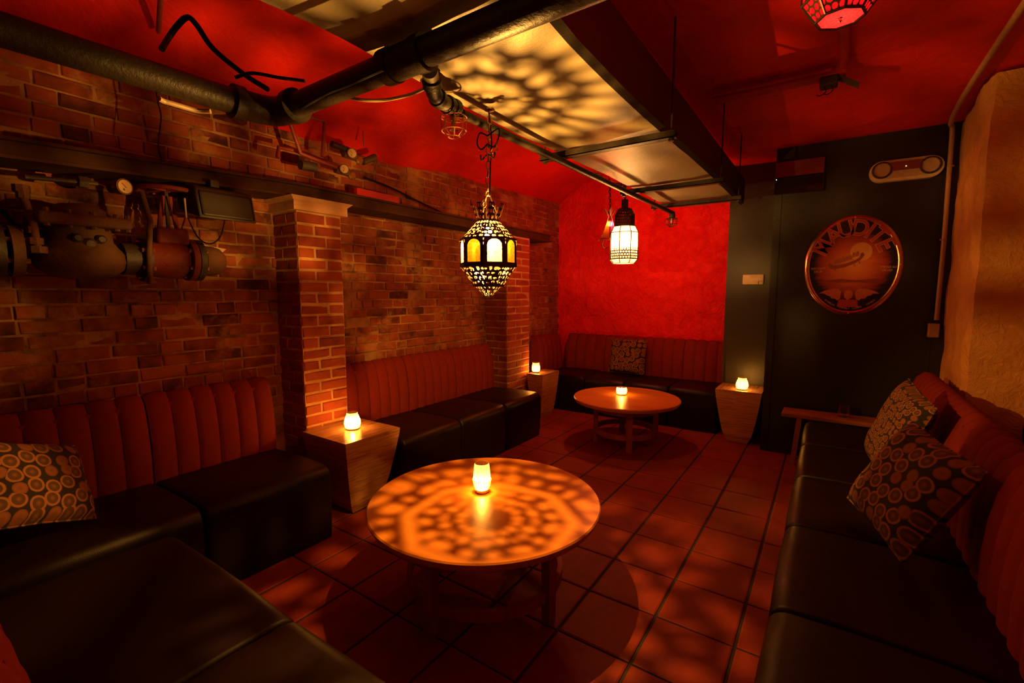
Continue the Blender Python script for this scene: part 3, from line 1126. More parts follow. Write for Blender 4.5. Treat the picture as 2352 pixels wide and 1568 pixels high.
def amber_lantern():
    c = ony(1401, 515, 4.3)
    x, y, z = c
    t = thing('amber_lantern', 'small amber glass lantern with leaf crown hanging beside the drum lantern', 'lantern', (x, y, z - 0.2))
    m = MB()
    for k in range(6):
        a = 2 * PI * k / 6
        ca, sa = math.cos(a), math.sin(a)
        m.add([(x + .008 * ca, y + .008 * sa, z + 0.06), (x + .05 * ca - .014 * sa, y + .05 * sa + .014 * ca, z + .125), (x + .07 * ca, y + .07 * sa, z + .15), (x + .05 * ca + .014 * sa, y + .05 * sa - .014 * ca, z + .125)], [(0, 1, 2, 3)])
    build(m, 'leaf_crown', 'lantern_metal', t)
    m = MB()
    for k in range(4):
        a = 2 * PI * k / 4 + 0.4
        ca, sa = math.cos(a), math.sin(a)
        m.tube([(x + .012 * ca, y + .012 * sa, z + 0.09), (x + .035 * ca, y + .035 * sa, z), (x + .085 * ca, y + .085 * sa, z - .14), (x + .11 * ca, y + .11 * sa, z - .155)], 0.004, 6)
    m.ring((x, y, z - 0.14), 0.085, 0.004, 20, 5)
    m.tube(spline([(x - .06, y, z - .15), (x - .075, y, z - .19), (x - .05, y, z - .23), (x - .02, y, z - .21)], 5), 0.006, 6)
    m.tube(spline([(x + .06, y, z - .15), (x + .075, y, z - .19), (x + .05, y, z - .23), (x + .02, y, z - .21)], 5), 0.006, 6)
    build(m, 'frame', 'lantern_metal', t, smooth=True)
    for k in range(4):
        m = MB()
        a, b_ = 2 * PI * k / 4 + 0.4, 2 * PI * (k + 1) / 4 + 0.4
        q = lambda r, h, g: (x + r * math.cos(g), y + r * math.sin(g), z + h)
        m.add([q(.030, 0.03, a), q(.030, 0.03, b_), q(.08, -.13, b_), q(.08, -.13, a)], [(0, 1, 2, 3)])
        build(m, 'pane', 'pane_violet' if k % 2 else 'pane_gold', t)
    m = MB()
    chain(m, (x, y, z + 0.10), (x - 0.01, y, z + 0.40), 0.034, 0.004, 0.010)
    build(m, 'chain', 'lantern_metal', t, smooth=True)
    build(MB().lathe([(0.003, -0.02), (0.016, -0.012), (0.020, 0.0), (0.014, 0.016), (0.004, 0.026)], (x, y, z), 14), 'bulb', 'amber_bulb', t, smooth=True)
    lamp('amber_light', (x, y, z - 0.0), P_AMBER, (1.0, 0.20, 0.07), 0.02, t)
    return Vector((x - .01, y, z + 0.40))


ac = amber_lantern()
m = MB()
sw = spline([(-1.25, 2.75, 2.12), (-1.27, 3.1, 2.10), (dx - .03, 3.4, 2.19), (dx, dy, 2.205), (-1.45, 3.9, 2.28), tuple(ac), (ac.x, ac.y, 2.74)], 6)
for a, b_ in zip(sw[:-1], sw[1:]):
    chain(m, a, b_, 0.036, 0.003, 0.010)
tag(build(m, 'swag_chain', 'lantern_metal', origin=(dx, dy, 2.2), smooth=True), 'dark swag chain looping along the pipe to the corner lanterns', 'chain')


def red_lantern():
    c = ony(1930, 42, 1.75)
    x, y, zb = c
    t = thing('red_lantern', 'octagonal red glass lantern with wire filigree under the right ceiling', 'lantern', (x, y, zb))
    V = lambda r, z, k: octv(r, zb + z, k, R(10), x, y)
    tiers = ((0.062, 0.0, 0.100, 0.055), (0.100, 0.055, 0.100, 0.16), (0.100, 0.16, 0.04, 0.22))
    fr = MB()
    for ra, za, rb, z_b in tiers:
        for k in range(8):
            fr.tube([V(ra, za, k), V(rb, z_b, k)], 0.004, 6)
            fr.tube([V(ra, za, k), V(ra, za, k + 1)], 0.0045, 6)
    build(fr, 'frame', 'lantern_metal', t, smooth=True)
    for ra, za, rb, z_b in tiers:
        for k in range(8):
            build(MB().add([V(ra, za, k), V(ra, za, k + 1), V(rb, z_b, k + 1), V(rb, z_b, k)], [(0, 1, 2, 3)]), 'pane', 'pane_red', t)
    m = MB()
    for ra, za, rb, z_b in tiers[:2]:
        for k in range(8):
            m.pierced(V(ra + .002, za, k), V(ra + .002, za, k + 1), V(rb + .002, z_b, k + 1), V(rb + .002, z_b, k), 3, 3, 0.44)
    build(m, 'filigree', 'lantern_metal', t)
    build(MB().add([V(0.060, 0.001, k) for k in range(8)], [tuple(range(8))]), 'bottom_pane', 'pane_red_base', t)
    build(MB().lathe([(0.001, -0.012), (0.005, -0.008), (0.003, 0.0), (0.006, 0.003)], (x, y, zb), 10), 'finial', 'brass', t)
    m = MB()
    chain(m, (x, y, zb + 0.22), (x, y, CZ), 0.03, 0.003, 0.008)
    build(m, 'chain', 'lantern_metal', t)
    build(MB().lathe([(0.003, -0.03), (0.02, -0.02), (0.026, 0.0), (0.014, 0.03)], (x, y, zb + 0.10), 14), 'bulb', 'red_bulb', t, smooth=True)
    lamp('red_light', (x, y, zb + 0.10), P_RED, (1.0, 0.12, 0.05), 0.025, t)


lit_glass('pane_red_base', (0.8, 0.10, 0.12), (0.20, 0.035, 0.055), 0.7)
red_lantern()


# ================================================================== CANDLES
def votive(loc, label, kind, power=1.0):
    x, y, z = loc
    t = thing('votive_candle', label, 'candle', loc)
    if kind == 'tall':
        prof = [(0.026, 0.0), (0.028, 0.008), (0.024, 0.018), (0.034, 0.026), (0.038, 0.05), (0.042, 0.064), (0.040, 0.072), (0.038, 0.10), (0.035, 0.132), (0.032, 0.14)]
    elif kind == 'belly':
        prof = [(0.036, 0.0), (0.046, 0.012), (0.052, 0.035), (0.050, 0.058), (0.040, 0.085), (0.034, 0.098), (0.036, 0.108)]
    elif kind == 'vase':
        prof = [(0.034, 0.0), (0.036, 0.01), (0.045, 0.03), (0.046, 0.055), (0.042, 0.08), (0.036, 0.095), (0.042, 0.112)]
    else:
        prof = [(0.034, 0.0), (0.044, 0.010), (0.050, 0.030), (0.048, 0.055), (0.042, 0.070)]
    build(MB().lathe(prof, loc, 28, cap=False), 'glass', 'votive_glass', t, smooth=True, angle=80)
    if kind == 'tall':
        m = MB()
        for k in range(20):
            a = 2 * PI * k / 20
            m.tube([(x + r * math.cos(a), y + r * math.sin(a), z + h) for r, h in ((.035, .028), (.0395, .05), (.043, .064))], 0.003, 5)
        build(m, 'fluted_base', 'votive_glass', t, smooth=True)
    build(MB().lathe([(0.030, 0.004), (0.032, 0.016)], loc, 20), 'wax', 'wax', t)
    build(MB().lathe([(0.001, 0.026), (0.006, 0.032), (0.008, 0.042), (0.005, 0.054), (0.0008, 0.066)], loc, 12), 'flame', 'flame', t, smooth=True)
    lamp('candle_light', (x, y, z + 0.05), P_CANDLE * power, CANDLE, 0.012, t)


C1 = onz(1107, 1129, 0.452)
votive((C1.x, C1.y, 0.452), 'tall frosted votive candle with fluted foot on the big round table', 'tall', 1.7)
votive((-2.51, 1.841, 0.502), 'round-bellied votive candle on the side table at the capped pillar', 'belly', 1.6)
votive((-0.612, 4.62, 0.502), 'votive candle on the side table by the dark column', 'belly', 1.0)
votive((-1.556, 4.10, 0.432), 'squat votive candle on the far round table', 'squat', 1.0)
votive((-2.634, 4.33, 0.502), 'slim waisted votive candle on the side table in the bench corner', 'vase', 1.0)


# ================================================================== TABLES
def round_table(loc, r, h, leg_r, a0, label):
    t = thing('round_table', label, 'table', (loc[0], loc[1], 0))
    x, y = loc
    build(MB().lathe([(r - 0.05, h - 0.045), (r - 0.012, h - 0.036), (r - 0.002, h - 0.018), (r, h - 0.006), (r - 0.005, h), (0.0005, h)], (x, y, 0), 96), 'table_top', 'table_wood', t, smooth=True, angle=35)
    legs = []
    for k in range(4):
        a = a0 + k * PI / 2
        ca, sa = math.cos(a), math.sin(a)
        m = MB()
        w, d = 0.028, 0.02
        vs = []
        for zz, sc, out in ((0, 0.9, 0.0), (0.2, 1.0, 0.0), (h - 0.04, 1.0, 0.0)):
            for sx, sy in ((-1, -1), (1, -1), (1, 1), (-1, 1)):
                rr, tt = leg_r + sx * d * sc, sy * w * sc
                vs.append((x + rr * ca - tt * sa, y + rr * sa + tt * ca, zz))
        fs = [(0, 3, 2, 1), (8, 9, 10, 11)] + [(o + q, o + (q + 1) % 4, o + 4 + (q + 1) % 4, o + 4 + q) for o in (0, 4) for q in range(4)]
        m.add(vs, fs)
        build(m, 'leg', 'leg_wood', t)
        for nm, za, zb in (('upper_rail', h - 0.115, h - 0.045), ('lower_rail', 0.105, 0.150)):
            m = MB()
            n = 12
            vs = []
            e = 0.026 / leg_r
            for i in range(n + 1):
                aa = a + e + (PI / 2 - 2 * e) * i / n
                for rr in (leg_r - 0.012, leg_r + 0.010):
                    for zz in (za, zb):
                        vs.append((x + rr * math.cos(aa), y + rr * math.sin(aa), zz))
            fs = []
            for i in range(n):
                b0, b1 = 4 * i, 4 * i + 4
                for p, q in ((0, 1), (1, 3), (3, 2), (2, 0)):
                    fs.append((b0 + p, b0 + q, b1 + q, b1 + p))
            fs += [(0, 2, 3, 1), (4 * n, 4 * n + 1, 4 * n + 3, 4 * n + 2)]
            build(m.add(vs, fs), nm, 'leg_wood', t, smooth=True, angle=50)


round_table((-1.245, 1.605), 0.52, 0.45, 0.345, R(-92), 'large round wooden coffee table lit with lace patterns under the pierced lantern')
round_table((-1.485, 4.03), 0.475, 0.43, 0.27, R(-63), 'smaller round wooden coffee table in front of the corner bench')


def side_table(x0, x1, y0, y1, h, ins, label):
    cx, cy = (x0 + x1) / 2, (y0 + y1) / 2
    t = thing('side_table', label, 'side table', (cx, cy, 0))
    hx, hy = (x1 - x0) / 2, (y1 - y0) / 2
    m = MB()
    n = 8
    vs = []
    for i in range(n + 1):
        v = i / n
        s = ins * (1 - v ** 0.62)
        for sx, sy in ((-1, -1), (1, -1), (1, 1), (-1, 1)):
            vs.append((cx + sx * (hx - s), cy + sy * (hy - s), (h - 0.018) * v))
    fs = [(0, 3, 2, 1)] + [(4 * o + q, 4 * o + (q + 1) % 4, 4 * o + 4 + (q + 1) % 4, 4 * o + 4 + q) for o in range(n) for q in range(4)]
    build(m.add(vs, fs), 'body', 'strata_wood', t)
    build(MB().box(x0, x1, y0, y1, h - 0.018, h), 'top_panel', 'strata_top', t)


wood_mat('strata_top', (0.16, 0.07, 0.028), (0.38, 0.19, 0.085), (0.5, 0.28, 0.13), 'Y', 4.0, rough=0.25, freq=22)
side_table(-2.722, -2.28, 1.62, 2.035, 0.50, 0.118, 'tapered layered-wood side table at the foot of the capped brick pillar')
side_table(-0.82, -0.44, 4.52, 4.88, 0.50, 0.105, 'tapered layered-wood side table beside the dark column')
side_table(-2.69, -2.49, 4.23, 4.60, 0.50, 0.06, 'narrow layered-wood side table tucked in the bench corner')


# ================================================================== BANQUETTES
SEAT_Z, BACK_Z = 0.42, 0.865
SD = 0.56      # seat depth in front of the back
BT = 0.17      # back thickness


def channel_mesh(w):
    """one padded rib of the back: profile in y (towards wall) and z, bulged across x"""
    prof = [(0.020, 0.30), (0.0, 0.40), (-0.002, 0.52), (0.006, 0.64), (0.022, 0.74), (0.050, 0.82), (0.090, BACK_Z - 0.006), (0.135, BACK_Z - 0.012), (0.165, BACK_Z - 0.05), (0.17, BACK_Z - 0.12), (0.17, 0.30)]
    nu = 8
    vs, fs = [], []
    for i, (py, pz) in enumerate(prof):
        a = prof[max(i - 1, 0)]
        b_ = prof[min(i + 1, len(prof) - 1)]
        ty, tz = b_[0] - a[0], b_[1] - a[1]
        l = math.hypot(ty, tz)
        ny, nz = -tz / l, ty / l
        for k in range(nu + 1):
            u = k / nu
            bul = 0.013 * (math.sin(PI * u) ** 0.5 - 1.0) if 0 < u < 1 else -0.013
            vs.append((w * u, SD + py + ny * bul, pz + nz * bul))
    for i in range(len(prof) - 1):
        for k in range(nu):
            a = i * (nu + 1) + k
            fs.append((a, a + 1, a + nu + 2, a + nu + 1))
    fs.append(tuple(i * (nu + 1) for i in range(len(prof) - 1, -1, -1)))
    fs.append(tuple(i * (nu + 1) + nu for i in range(len(prof))))
    me = bpy.data.meshes.new('channel')
    me.from_pydata(vs, [], fs)
    me.polygons.foreach_set('use_smooth', [True] * len(me.polygons))
    me.set_sharp_from_angle(angle=R(65))
    me.materials.append(MATS['red_fabric'])
    return me


CH = {}


def seat_mesh(w, r=0.055):
    """upholstered seat block reaching the floor, rolled front edge"""
    n = 6
    prof = [(0.012, 0.0), (0.004, 0.10), (0.0, 0.25), (0.0, SEAT_Z - r)]
    prof += [(r - r * math.cos(i * PI / 2 / n), SEAT_Z - r + r * math.sin(i * PI / 2 / n)) for i in range(1, n + 1)]
    prof += [(0.20, SEAT_Z + 0.004), (0.40, SEAT_Z), (SD + 0.03, SEAT_Z - 0.012), (SD + 0.03, 0.0)]
    xs = [(0.003, 0.014), (0.007, 0.005), (0.018, 0.0), (w * 0.35, -0.003), (w * 0.65, -0.003), (w - 0.018, 0.0), (w - 0.007, 0.005), (w - 0.003, 0.014)]
    vs, fs = [], []
    for x, ins in xs:
        for y, z in prof:
            vs.append((x, y + ins * (1 if y < 0.5 else 0), z - (ins if z > 0.2 else 0)))
    m = len(prof)
    for i in range(len(xs) - 1):
        for k in range(m - 1):
            fs.append((i * m + k, (i + 1) * m + k, (i + 1) * m + k + 1, i * m + k + 1))
    fs.append(tuple(range(m)))
    fs.append(tuple(range(len(xs) * m - 1, (len(xs) - 1) * m - 1, -1)))
    return MB().add(vs, fs)


def banquette(w, nch, loc, rotz, label, back=True, group=None, seat=True):
    """local: x along the bench, front edge at y=0, back at y=SD"""
    key = (round(w, 3), nch, back, seat)
    if key in CH:
        r = copy_tree(CH[key], loc, rotz, label)
        return r
    t = thing('banquette_section', label, 'bench', loc, rotz, group)
    if seat:
        build(seat_mesh(w), 'seat', 'leather', t, smooth=True, local=True, angle=60)
    if back:
        b = build(MB().box(0.012, w - 0.012, SD + 0.05, SD + BT - 0.02, 0.0, BACK_Z - 0.06), 'backrest', 'red_fabric', t, local=True)
        cw = w / nch
        me = channel_mesh(cw - 0.002)
        for k in range(nch):
            link('channel', me, None, b, (k * cw + 0.001, 0, 0))
    CH[key] = t
    return t


FX = -2.25      # front of the benches on the brick side (front faces +x): rotz = +90 -> local x -> +y, local y -> -x
left_secs = [(0.20, 0.66, 'ribbed red banquette section with dark leather seat, holding the ring-print cushion by the big valve'),
             (0.865, 0.64, 'ribbed red banquette section under the black speaker, next to the capped pillar')]
for y0_, w_, lb in left_secs:
    banquette(w_, 6, (FX, y0_, 0), PI / 2, lb)
for k, (y0_, lb) in enumerate(((2.04, 'ribbed red banquette section right after the capped pillar, behind the side table'),
                               (2.63, 'middle ribbed red banquette section between the two brick pillars'),
                               (3.22, 'ribbed red banquette section ending at the plain brick pillar'))):
    banquette(0.585, 6, (FX, y0_, 0), PI / 2, lb)
# returning benches in the near-left corner, facing +y (towards the big table): rotz = 180
for x0_, lb in ((-1.27, 'dark leather banquette section meeting the corner, facing the big round table'),
                (-0.42, 'dark leather banquette section facing the big round table, farther from the corner')):
    banquette(0.85, 7, (x0_, 0.715, 0), PI, lb)
# corner bench along the red wall: rotz = 0 -> faces -y
for x0_, w_, lb in ((-2.262, 0.47, 'ribbed red bench section on the red wall, left of the cushion'), (-1.789, 0.47, 'ribbed red bench section on the red wall with the ring-print cushion'),
                    (-1.316, 0.47, 'ribbed red bench section on the red wall next to the dark column')):
    banquette(w_, 4, (x0_, 4.77, 0), 0, lb)
banquette(0.555, 5, (-2.265, 4.77, 0), PI / 2, 'ribbed red corner bench section beside the narrow side table')
banquette(0.525, 4, (-2.79, 4.77, 0), 0, 'ribbed red back panel in the bench corner against the red wall', seat=False)
# right-hand bench, faces -x: rotz = -90 -> local x -> -y, local y -> +x
RX = -0.10
ords = ['ribbed red banquette section along the concrete pier, next to the plank bench', 'second ribbed red banquette section from the plank bench',
        'third ribbed red banquette section from the plank bench, holding the square cushion', 'fourth ribbed red banquette section from the plank bench',
        'fifth ribbed red banquette section from the plank bench', 'sixth ribbed red banquette section from the plank bench']
for k in range(6):
    banquette(0.622, 6, (RX, 4.09 - 0.632 * k, 0), -PI / 2, ords[k])


# ================================================================== CUSHIONS
def cushion(loc, normal, up, w, h, thick, mat, label):
    t = thing('cushion', label, 'cushion', loc)
    n = 26
    vs, fs = [], []
    for s in (1, -1):
        for j in range(n + 1):
            for i in range(n + 1):
                u, v = 2 * i / n - 1, 2 * j / n - 1
                px = u * w / 2 * (1 - 0.07 * (1 - v * v) * 0 - 0.05 * (1 - abs(v)) * abs(u) ** 3)
                pz = v * h / 2 * (1 - 0.05 * (1 - abs(u)) * abs(v) ** 3)
                bul = ((1 - u ** 4) * (1 - v ** 4)) ** 0.55
                pz_ = pz + 0.006 * math.sin(u * 5) * (1 - v * v)
                vs.append((px, pz_, s * (thick / 2 * bul + 0.004 * noise.noise(Vector((u * 3, v * 3, s))) * bul)))
    k0 = (n + 1) ** 2
    for j in range(n):
        for i in range(n):
            a = j * (n + 1) + i
            fs.append((a, a + 1, a + n + 2, a + n + 1))
            fs.append((k0 + a, k0 + a + n + 1, k0 + a + n + 2, k0 + a + 1))
    z = Vector(normal).normalized()
    y = Vector(up)
    y = (y - z * y.dot(z)).normalized()
    x = y.cross(z)
    M = Matrix((x, y, z)).transposed()
    me_b = MB().add(vs, fs)
    o = build(me_b, 'cover', mat, t, smooth=True, local=True, angle=80)
    e = MB()
    edge = [(u, -1) for u in [-1 + 2 * i / 16 for i in range(16)]] + [(1, -1 + 2 * i / 16) for i in range(16)] + [(1 - 2 * i / 16, 1) for i in range(16)] + [(-1, 1 - 2 * i / 16) for i in range(17)]
    e.tube([(u * w / 2 * (1 - 0.05 * (1 - abs(v)) * abs(u) ** 3), v * h / 2 * (1 - 0.05 * (1 - abs(u)) * abs(v) ** 3), 0) for u, v in edge], 0.004, 6)
    p = build(e, 'piping', mat, t, smooth=True, local=True)
    t.rotation_euler = M.to_euler()
    return t


cushion((-2.525, 0.380, 0.642), (0.57, 0.50, 0.45), (-0.62, 0.0, 0.79), 0.42, 0.35, 0.13, 'ring_cloth', 'ring-print cushion leaning on the bench below the big valve')
cushion((0.285, 2.235, 0.65), (-0.785, -0.37, 0.43), (0.46, 0.05, 0.88), 0.41, 0.41, 0.14, 'ring_cloth', 'large ring-print cushion tilted on its corner on the right-hand bench')
cushion((0.325, 2.98, 0.685), (-0.93, -0.18, 0.30), (0.30, -0.12, 1), 0.42, 0.45, 0.14, 'ring_cloth_small', 'small-print cushion slumped against the far back of the right-hand bench')
cushion((-1.915, 5.205, 0.642), (0.05, -1, 0.22), (0.0, 0.1, 1), 0.42, 0.40, 0.13, 'ring_cloth', 'ring-print cushion standing against the red-wall bench')

# ================================================================== PLANK BENCH + GLASS
t = thing('plank_bench', 'narrow wooden plank bench standing under the round sign', 'bench', (0.13, 4.36, 0))
build(MB().rbox(-0.265, 0.56, 4.25, 4.47, 0.385, 0.42, 0.006, 2), 'plank', 'plank_wood', t)
for x in (-0.17, 0.46):
    for y in (4.27, 4.43):
        m = MB()
        m.add([(x - .02, y - .015, 0), (x + .015, y - .015, 0), (x + .015, y + .015, 0), (x - .02, y + .015, 0),
               (x + .01, y - .015, .386), (x + .045, y - .015, .386), (x + .045, y + .015, .386), (x + .01, y + .015, .386)],
              [(0, 3, 2, 1), (4, 5, 6, 7), (0, 1, 5, 4), (1, 2, 6, 5), (2, 3, 7, 6), (3, 0, 4, 7)])
        build(m, 'leg', 'plank_wood', t)
m, nt, b = nodes_of('clear_glass')
b.inputs['Base Color'].default_value = (0.95, 0.9, 0.8, 1)
b.inputs['Transmission Weight'].default_value = 1.0
b.inputs['Roughness'].default_value = 0.04
MATS['clear_glass'] = m
gp = onz(1938, 949, 0.42)
gy = 4.36
gx = 0.143
tag(build(MB().lathe([(0.030, 0.0), (0.036, 0.004), (0.040, 0.05), (0.041, 0.095), (0.038, 0.095), (0.036, 0.05), (0.031, 0.008), (0.001, 0.007)], (gx, gy, 0.4205), 24),
          'drinking_glass', 'clear_glass', origin=(gx, gy, 0.4205), smooth=True), 'empty clear glass standing on the plank bench', 'glass')

# ================================================================== ON THE BLACK PARTITION
SY = PY - 0.004
SCX, SCZ = 0.128, 1.588
SA, SB = 0.312, 0.386
sign = thing('tin_sign', 'oval tin beer sign with copper rim reading MAUDITE on the black wall', 'sign', (SCX, SY, SCZ))


def oval(a, b_, n=64, cx=SCX, cz=SCZ):
    return [(cx + a * math.cos(2 * PI * k / n), cz + b_ * math.sin(2 * PI * k / n)) for k in range(n)]


m = MB()
oo, ii, io = oval(SA, SB), oval(SA - 0.034, SB - 0.034), oval(SA - 0.017, SB - 0.017)
n = 64
vs = [(x, SY, z) for x, z in oo] + [(x, SY - 0.014, z) for x, z in io] + [(x, SY - 0.006, z) for x, z in ii]
m.add(vs, [(r * n + k, r * n + (k + 1) % n, (r + 1) * n + (k + 1) % n, (r + 1) * n + k) for r in range(2) for k in range(n)])
build(m, 'rim', 'sign_rim', sign, smooth=True, angle=70)['label'] = 'copper coloured rim'
build(MB().poly(oval(SA - 0.03, SB - 0.03), SY - 0.005, SY), 'face_panel', 'sign_print', sign)


def P2(u, v):
    """sign-face coordinates: u,v in -1..1 of the oval"""
    return (SCX + u * SA, SCZ + v * SB)


def flat(pts, name, mat, d=0.0075, parent=None):
    return build(MB().poly([P2(*p) for p in pts], SY - d, SY - 0.0045), name, mat, parent or sign)


flat([(0.17 + 0.22 * math.cos(2 * PI * k / 28), 0.27 + 0.185 * math.sin(2 * PI * k / 28)) for k in range(28)], 'moon', 'sign_moon', 0.0062)
canoe = flat([(-0.50, 0.02), (-0.47, 0.06), (-0.42, 0.04), (-0.38, 0.01), (-0.15, 0.04), (0.06, 0.11), (0.15, 0.17), (0.16, 0.24), (0.21, 0.26), (0.24, 0.20), (0.17, 0.11), (0.02, 0.03), (-0.16, -0.03), (-0.36, -0.06), (-0.44, -0.05)], 'canoe', 'sign_canoe', 0.0075)
for k in range(7):
    u = -0.34 + 0.072 * k
    v = 0.035 + 0.019 * k + (0.03 if k > 4 else 0)
    flat([(u - 0.03, v), (u + 0.03, v + 0.015), (u + 0.034, v + 0.075), (u + 0.012, v + 0.105), (u - 0.012, v + 0.10), (u - 0.03, v + 0.06)], 'paddler', 'sign_paddler', 0.0085, canoe)
for u, v in ((-0.37, -0.03), (0.02, 0.05), (0.12, 0.10)):
    flat([(u, v), (u + 0.015, v), (u + 0.05, v - 0.07), (u + 0.02, v - 0.06)], 'paddle', 'sign_paddler', 0.009, canoe)
for s in (-1, 1):
    w_ = [(0.14, -0.52), (0.20, -0.47), (0.34, -0.46), (0.50, -0.50), (0.62, -0.555), (0.50, -0.56), (0.44, -0.60), (0.38, -0.61), (0.34, -0.66), (0.27, -0.66), (0.22, -0.70), (0.16, -0.66)]
    w_ = [(s * a - 0.03, b_) for a, b_ in w_]
    flat(w_ if s > 0 else w_[::-1], 'wing', 'sign_winged', 0.008)
flat([(-0.12, -0.56), (-0.10, -0.50), (-0.03, -0.49), (0.04, -0.50), (0.07, -0.56), (0.05, -0.64), (-0.03, -0.69), (-0.10, -0.64)], 'winged_head', 'sign_winged', 0.0095)
flat([(-0.22, -0.68), (0.16, -0.68), (0.19, -0.83), (-0.25, -0.83)], 'plinth', 'sign_red', 0.0085)
flat([(-0.62, -0.30), (-0.2, -0.26), (0.1, -0.29), (0.55, -0.26), (0.60, -0.36), (0.1, -0.335), (-0.3, -0.34)], 'waterline', 'sign_canoe', 0.0058)


def text_obj(body, size, loc, rot, mat, parent, name, bold=0.0, sx=1.0):
    cu = bpy.data.curves.new(name, 'FONT')
    cu.body = body
    cu.size = size
    cu.align_x = 'CENTER'
    cu.align_y = 'CENTER'
    cu.extrude = 0.0006
    cu.offset = bold
    tmp = bpy.data.objects.new(name, cu)
    COL.objects.link(tmp)
    dg = bpy.context.evaluated_depsgraph_get()
    me = bpy.data.meshes.new_from_object(tmp.evaluated_get(dg))
    bpy.data.objects.remove(tmp)
    me.materials.clear()
    o = link(name, me, mat, parent)
    o.location = Vector(loc) - ORG[parent.name]
    o.rotation_euler = (PI / 2, rot, 0)
    o.scale = (sx, 1, 1)
    return o


for k, ch in enumerate('MAUDITE'):
    a = R((148, 123, 103, 81.5, 65, 50.5, 32)[k])
    u, v = 0.735 * math.cos(a), 0.735 * math.sin(a)
    x, z = P2(u, v)
    ang = math.atan2(-math.cos(a) * SB, math.sin(a) * SA)
    text_obj(ch, 0.168, (x, SY - 0.0088, z), -math.atan2(-math.cos(a) / SA, math.sin(a) / SB) * 1.0, 'sign_gold', sign, 'letter_outline', 0.0045, 0.92)
    text_obj(ch, 0.168, (x, SY - 0.0098, z), -math.atan2(-math.cos(a) / SA, math.sin(a) / SB) * 1.0, 'sign_red', sign, 'letter', 0.0018, 0.92)
for body, u, v in (('BIÈRE FORTE', -0.70, -0.045), ('SUR LIE', -0.70, -0.105), ('STRONG ALE', 0.72, -0.045), ('ON LEES', 0.70, -0.105)):
    x, z = P2(u, v)
    text_obj(body, 0.022, (x, SY - 0.0085, z), 0, 'sign_gold', sign, 'lettering', 0.0, 0.75)
s_ = 'UNIBROUE   CHAMBLY  QUÉBEC   CANADA'
for k, ch in enumerate(s_):
    if ch == ' ':
        continue
    a = R(270) + R(37) * (2 * k / (len(s_) - 1) - 1)
    x, z = P2(0.83 * math.cos(a), 0.86 * math.sin(a))
    text_obj(ch, 0.019, (x, SY - 0.0088, z), -math.atan2(math.cos(a) / SA, -math.sin(a) / SB), 'sign_gold', sign, 'small_letter', 0.0)
for a in (90, 0, 270, 180):
    x, z = P2(0.945 * math.cos(R(a)), 0.955 * math.sin(R(a)))
    build(MB().lathe([(0.006, 0.0), (0.004, -0.003), (0.001, -0.004)], (x, SY - 0.013, z), 8, 'y'), 'rivet', 'sign_gold', sign)

# emergency light
el = thing('emergency_light', 'cream twin-head emergency light high on the black wall', 'emergency light', (0.40, PY, 2.27))


def stadium(cx, cz, w, h, n=14):
    r = h / 2
    pts = []
    for k in range(n + 1):
        a = -PI / 2 + PI * k / n
        pts.append((cx + w / 2 - r + r * math.cos(a), cz + r * math.sin(a)))
    for k in range(n + 1):
        a = PI / 2 + PI * k / n
        pts.append((cx - w / 2 + r + r * math.cos(a), cz + r * math.sin(a)))
    return pts


build(MB().poly(stadium(0.40, 2.27, 0.42, 0.15), PY - 0.045, PY), 'housing', 'cream_plastic', el)
build(MB().poly(stadium(0.40, 2.278, 0.395, 0.122), PY - 0.052, PY - 0.04), 'lens_cover', 'lens_grey', el)
build(MB().box(0.31, 0.49, PY - 0.060, PY - 0.045, 2.265, 2.325), 'label_panel', 'red_pipe', el)
for x in (0.265, 0.535):
    h_ = build(MB().ring((x, PY - 0.055, 2.278), 0.054, 0.007, 24, 6, 'y'), 'lamp_ring', 'dark_iron', el, smooth=True)
    build(MB().lathe([(0.050, -0.062), (0.046, -0.052), (0.030, -0.044), (0.008, -0.042), (0.001, -0.05)], (x, PY, 2.278), 12, 'y', cap=False), 'reflector_bowl', 'reflector', h_)
build(MB().lathe([(0.003, -0.063), (0.001, -0.065)], (0.40, PY, 2.288), 8, 'y'), 'indicator', 'led_green', el)

# glossy black panel up left of it
gb = thing('wall_box', 'glossy black panel box mounted high on the black wall', 'panel', (-0.26, PY, 2.31))
build(MB().rbox(-0.43, -0.09, PY - 0.05, PY + 0.0, 2.18, 2.44, 0.006, 2), 'case', 'gloss_black', gb)
fr = MB().add([(-0.425, PY - 0.080, 2.31), (-0.095, PY - 0.080, 2.31), (-0.095, PY - 0.051, 2.435), (-0.425, PY - 0.051, 2.435), (-0.425, PY - 0.045, 2.31), (-0.095, PY - 0.045, 2.31), (-0.095, PY - 0.045, 2.435), (-0.425, PY - 0.045, 2.435)],
              [(0, 1, 2, 3), (3, 2, 6, 7), (0, 3, 7, 4), (1, 5, 6, 2), (0, 4, 5, 1)])
build(fr, 'glass_lid', 'smoked_mirror', gb)
build(MB().lathe([(0.003, -0.052), (0.001, -0.054)], (-0.418, PY, 2.30), 8, 'y'), 'indicator', 'led_green', gb)

# thermostat on the column
th = thing('thermostat', 'small cream thermostat on the dark column', 'thermostat', (-0.602, 4.93, 1.50))
build(MB().rbox(-0.695, -0.515, 4.905, 4.93, 1.455, 1.55, 0.010, 3), 'case', 'cream_plastic', th, smooth=True)
build(MB().box(-0.637, -0.575, 4.9035, 4.906, 1.517, 1.542), 'display', 'lens_grey', th)
build(MB().box(-0.56, -0.555, 4.9035, 4.906, 1.46, 1.485).box(-0.56, -0.52, 4.9035, 4.906, 1.483, 1.486), 'seam', 'dark_iron', th)

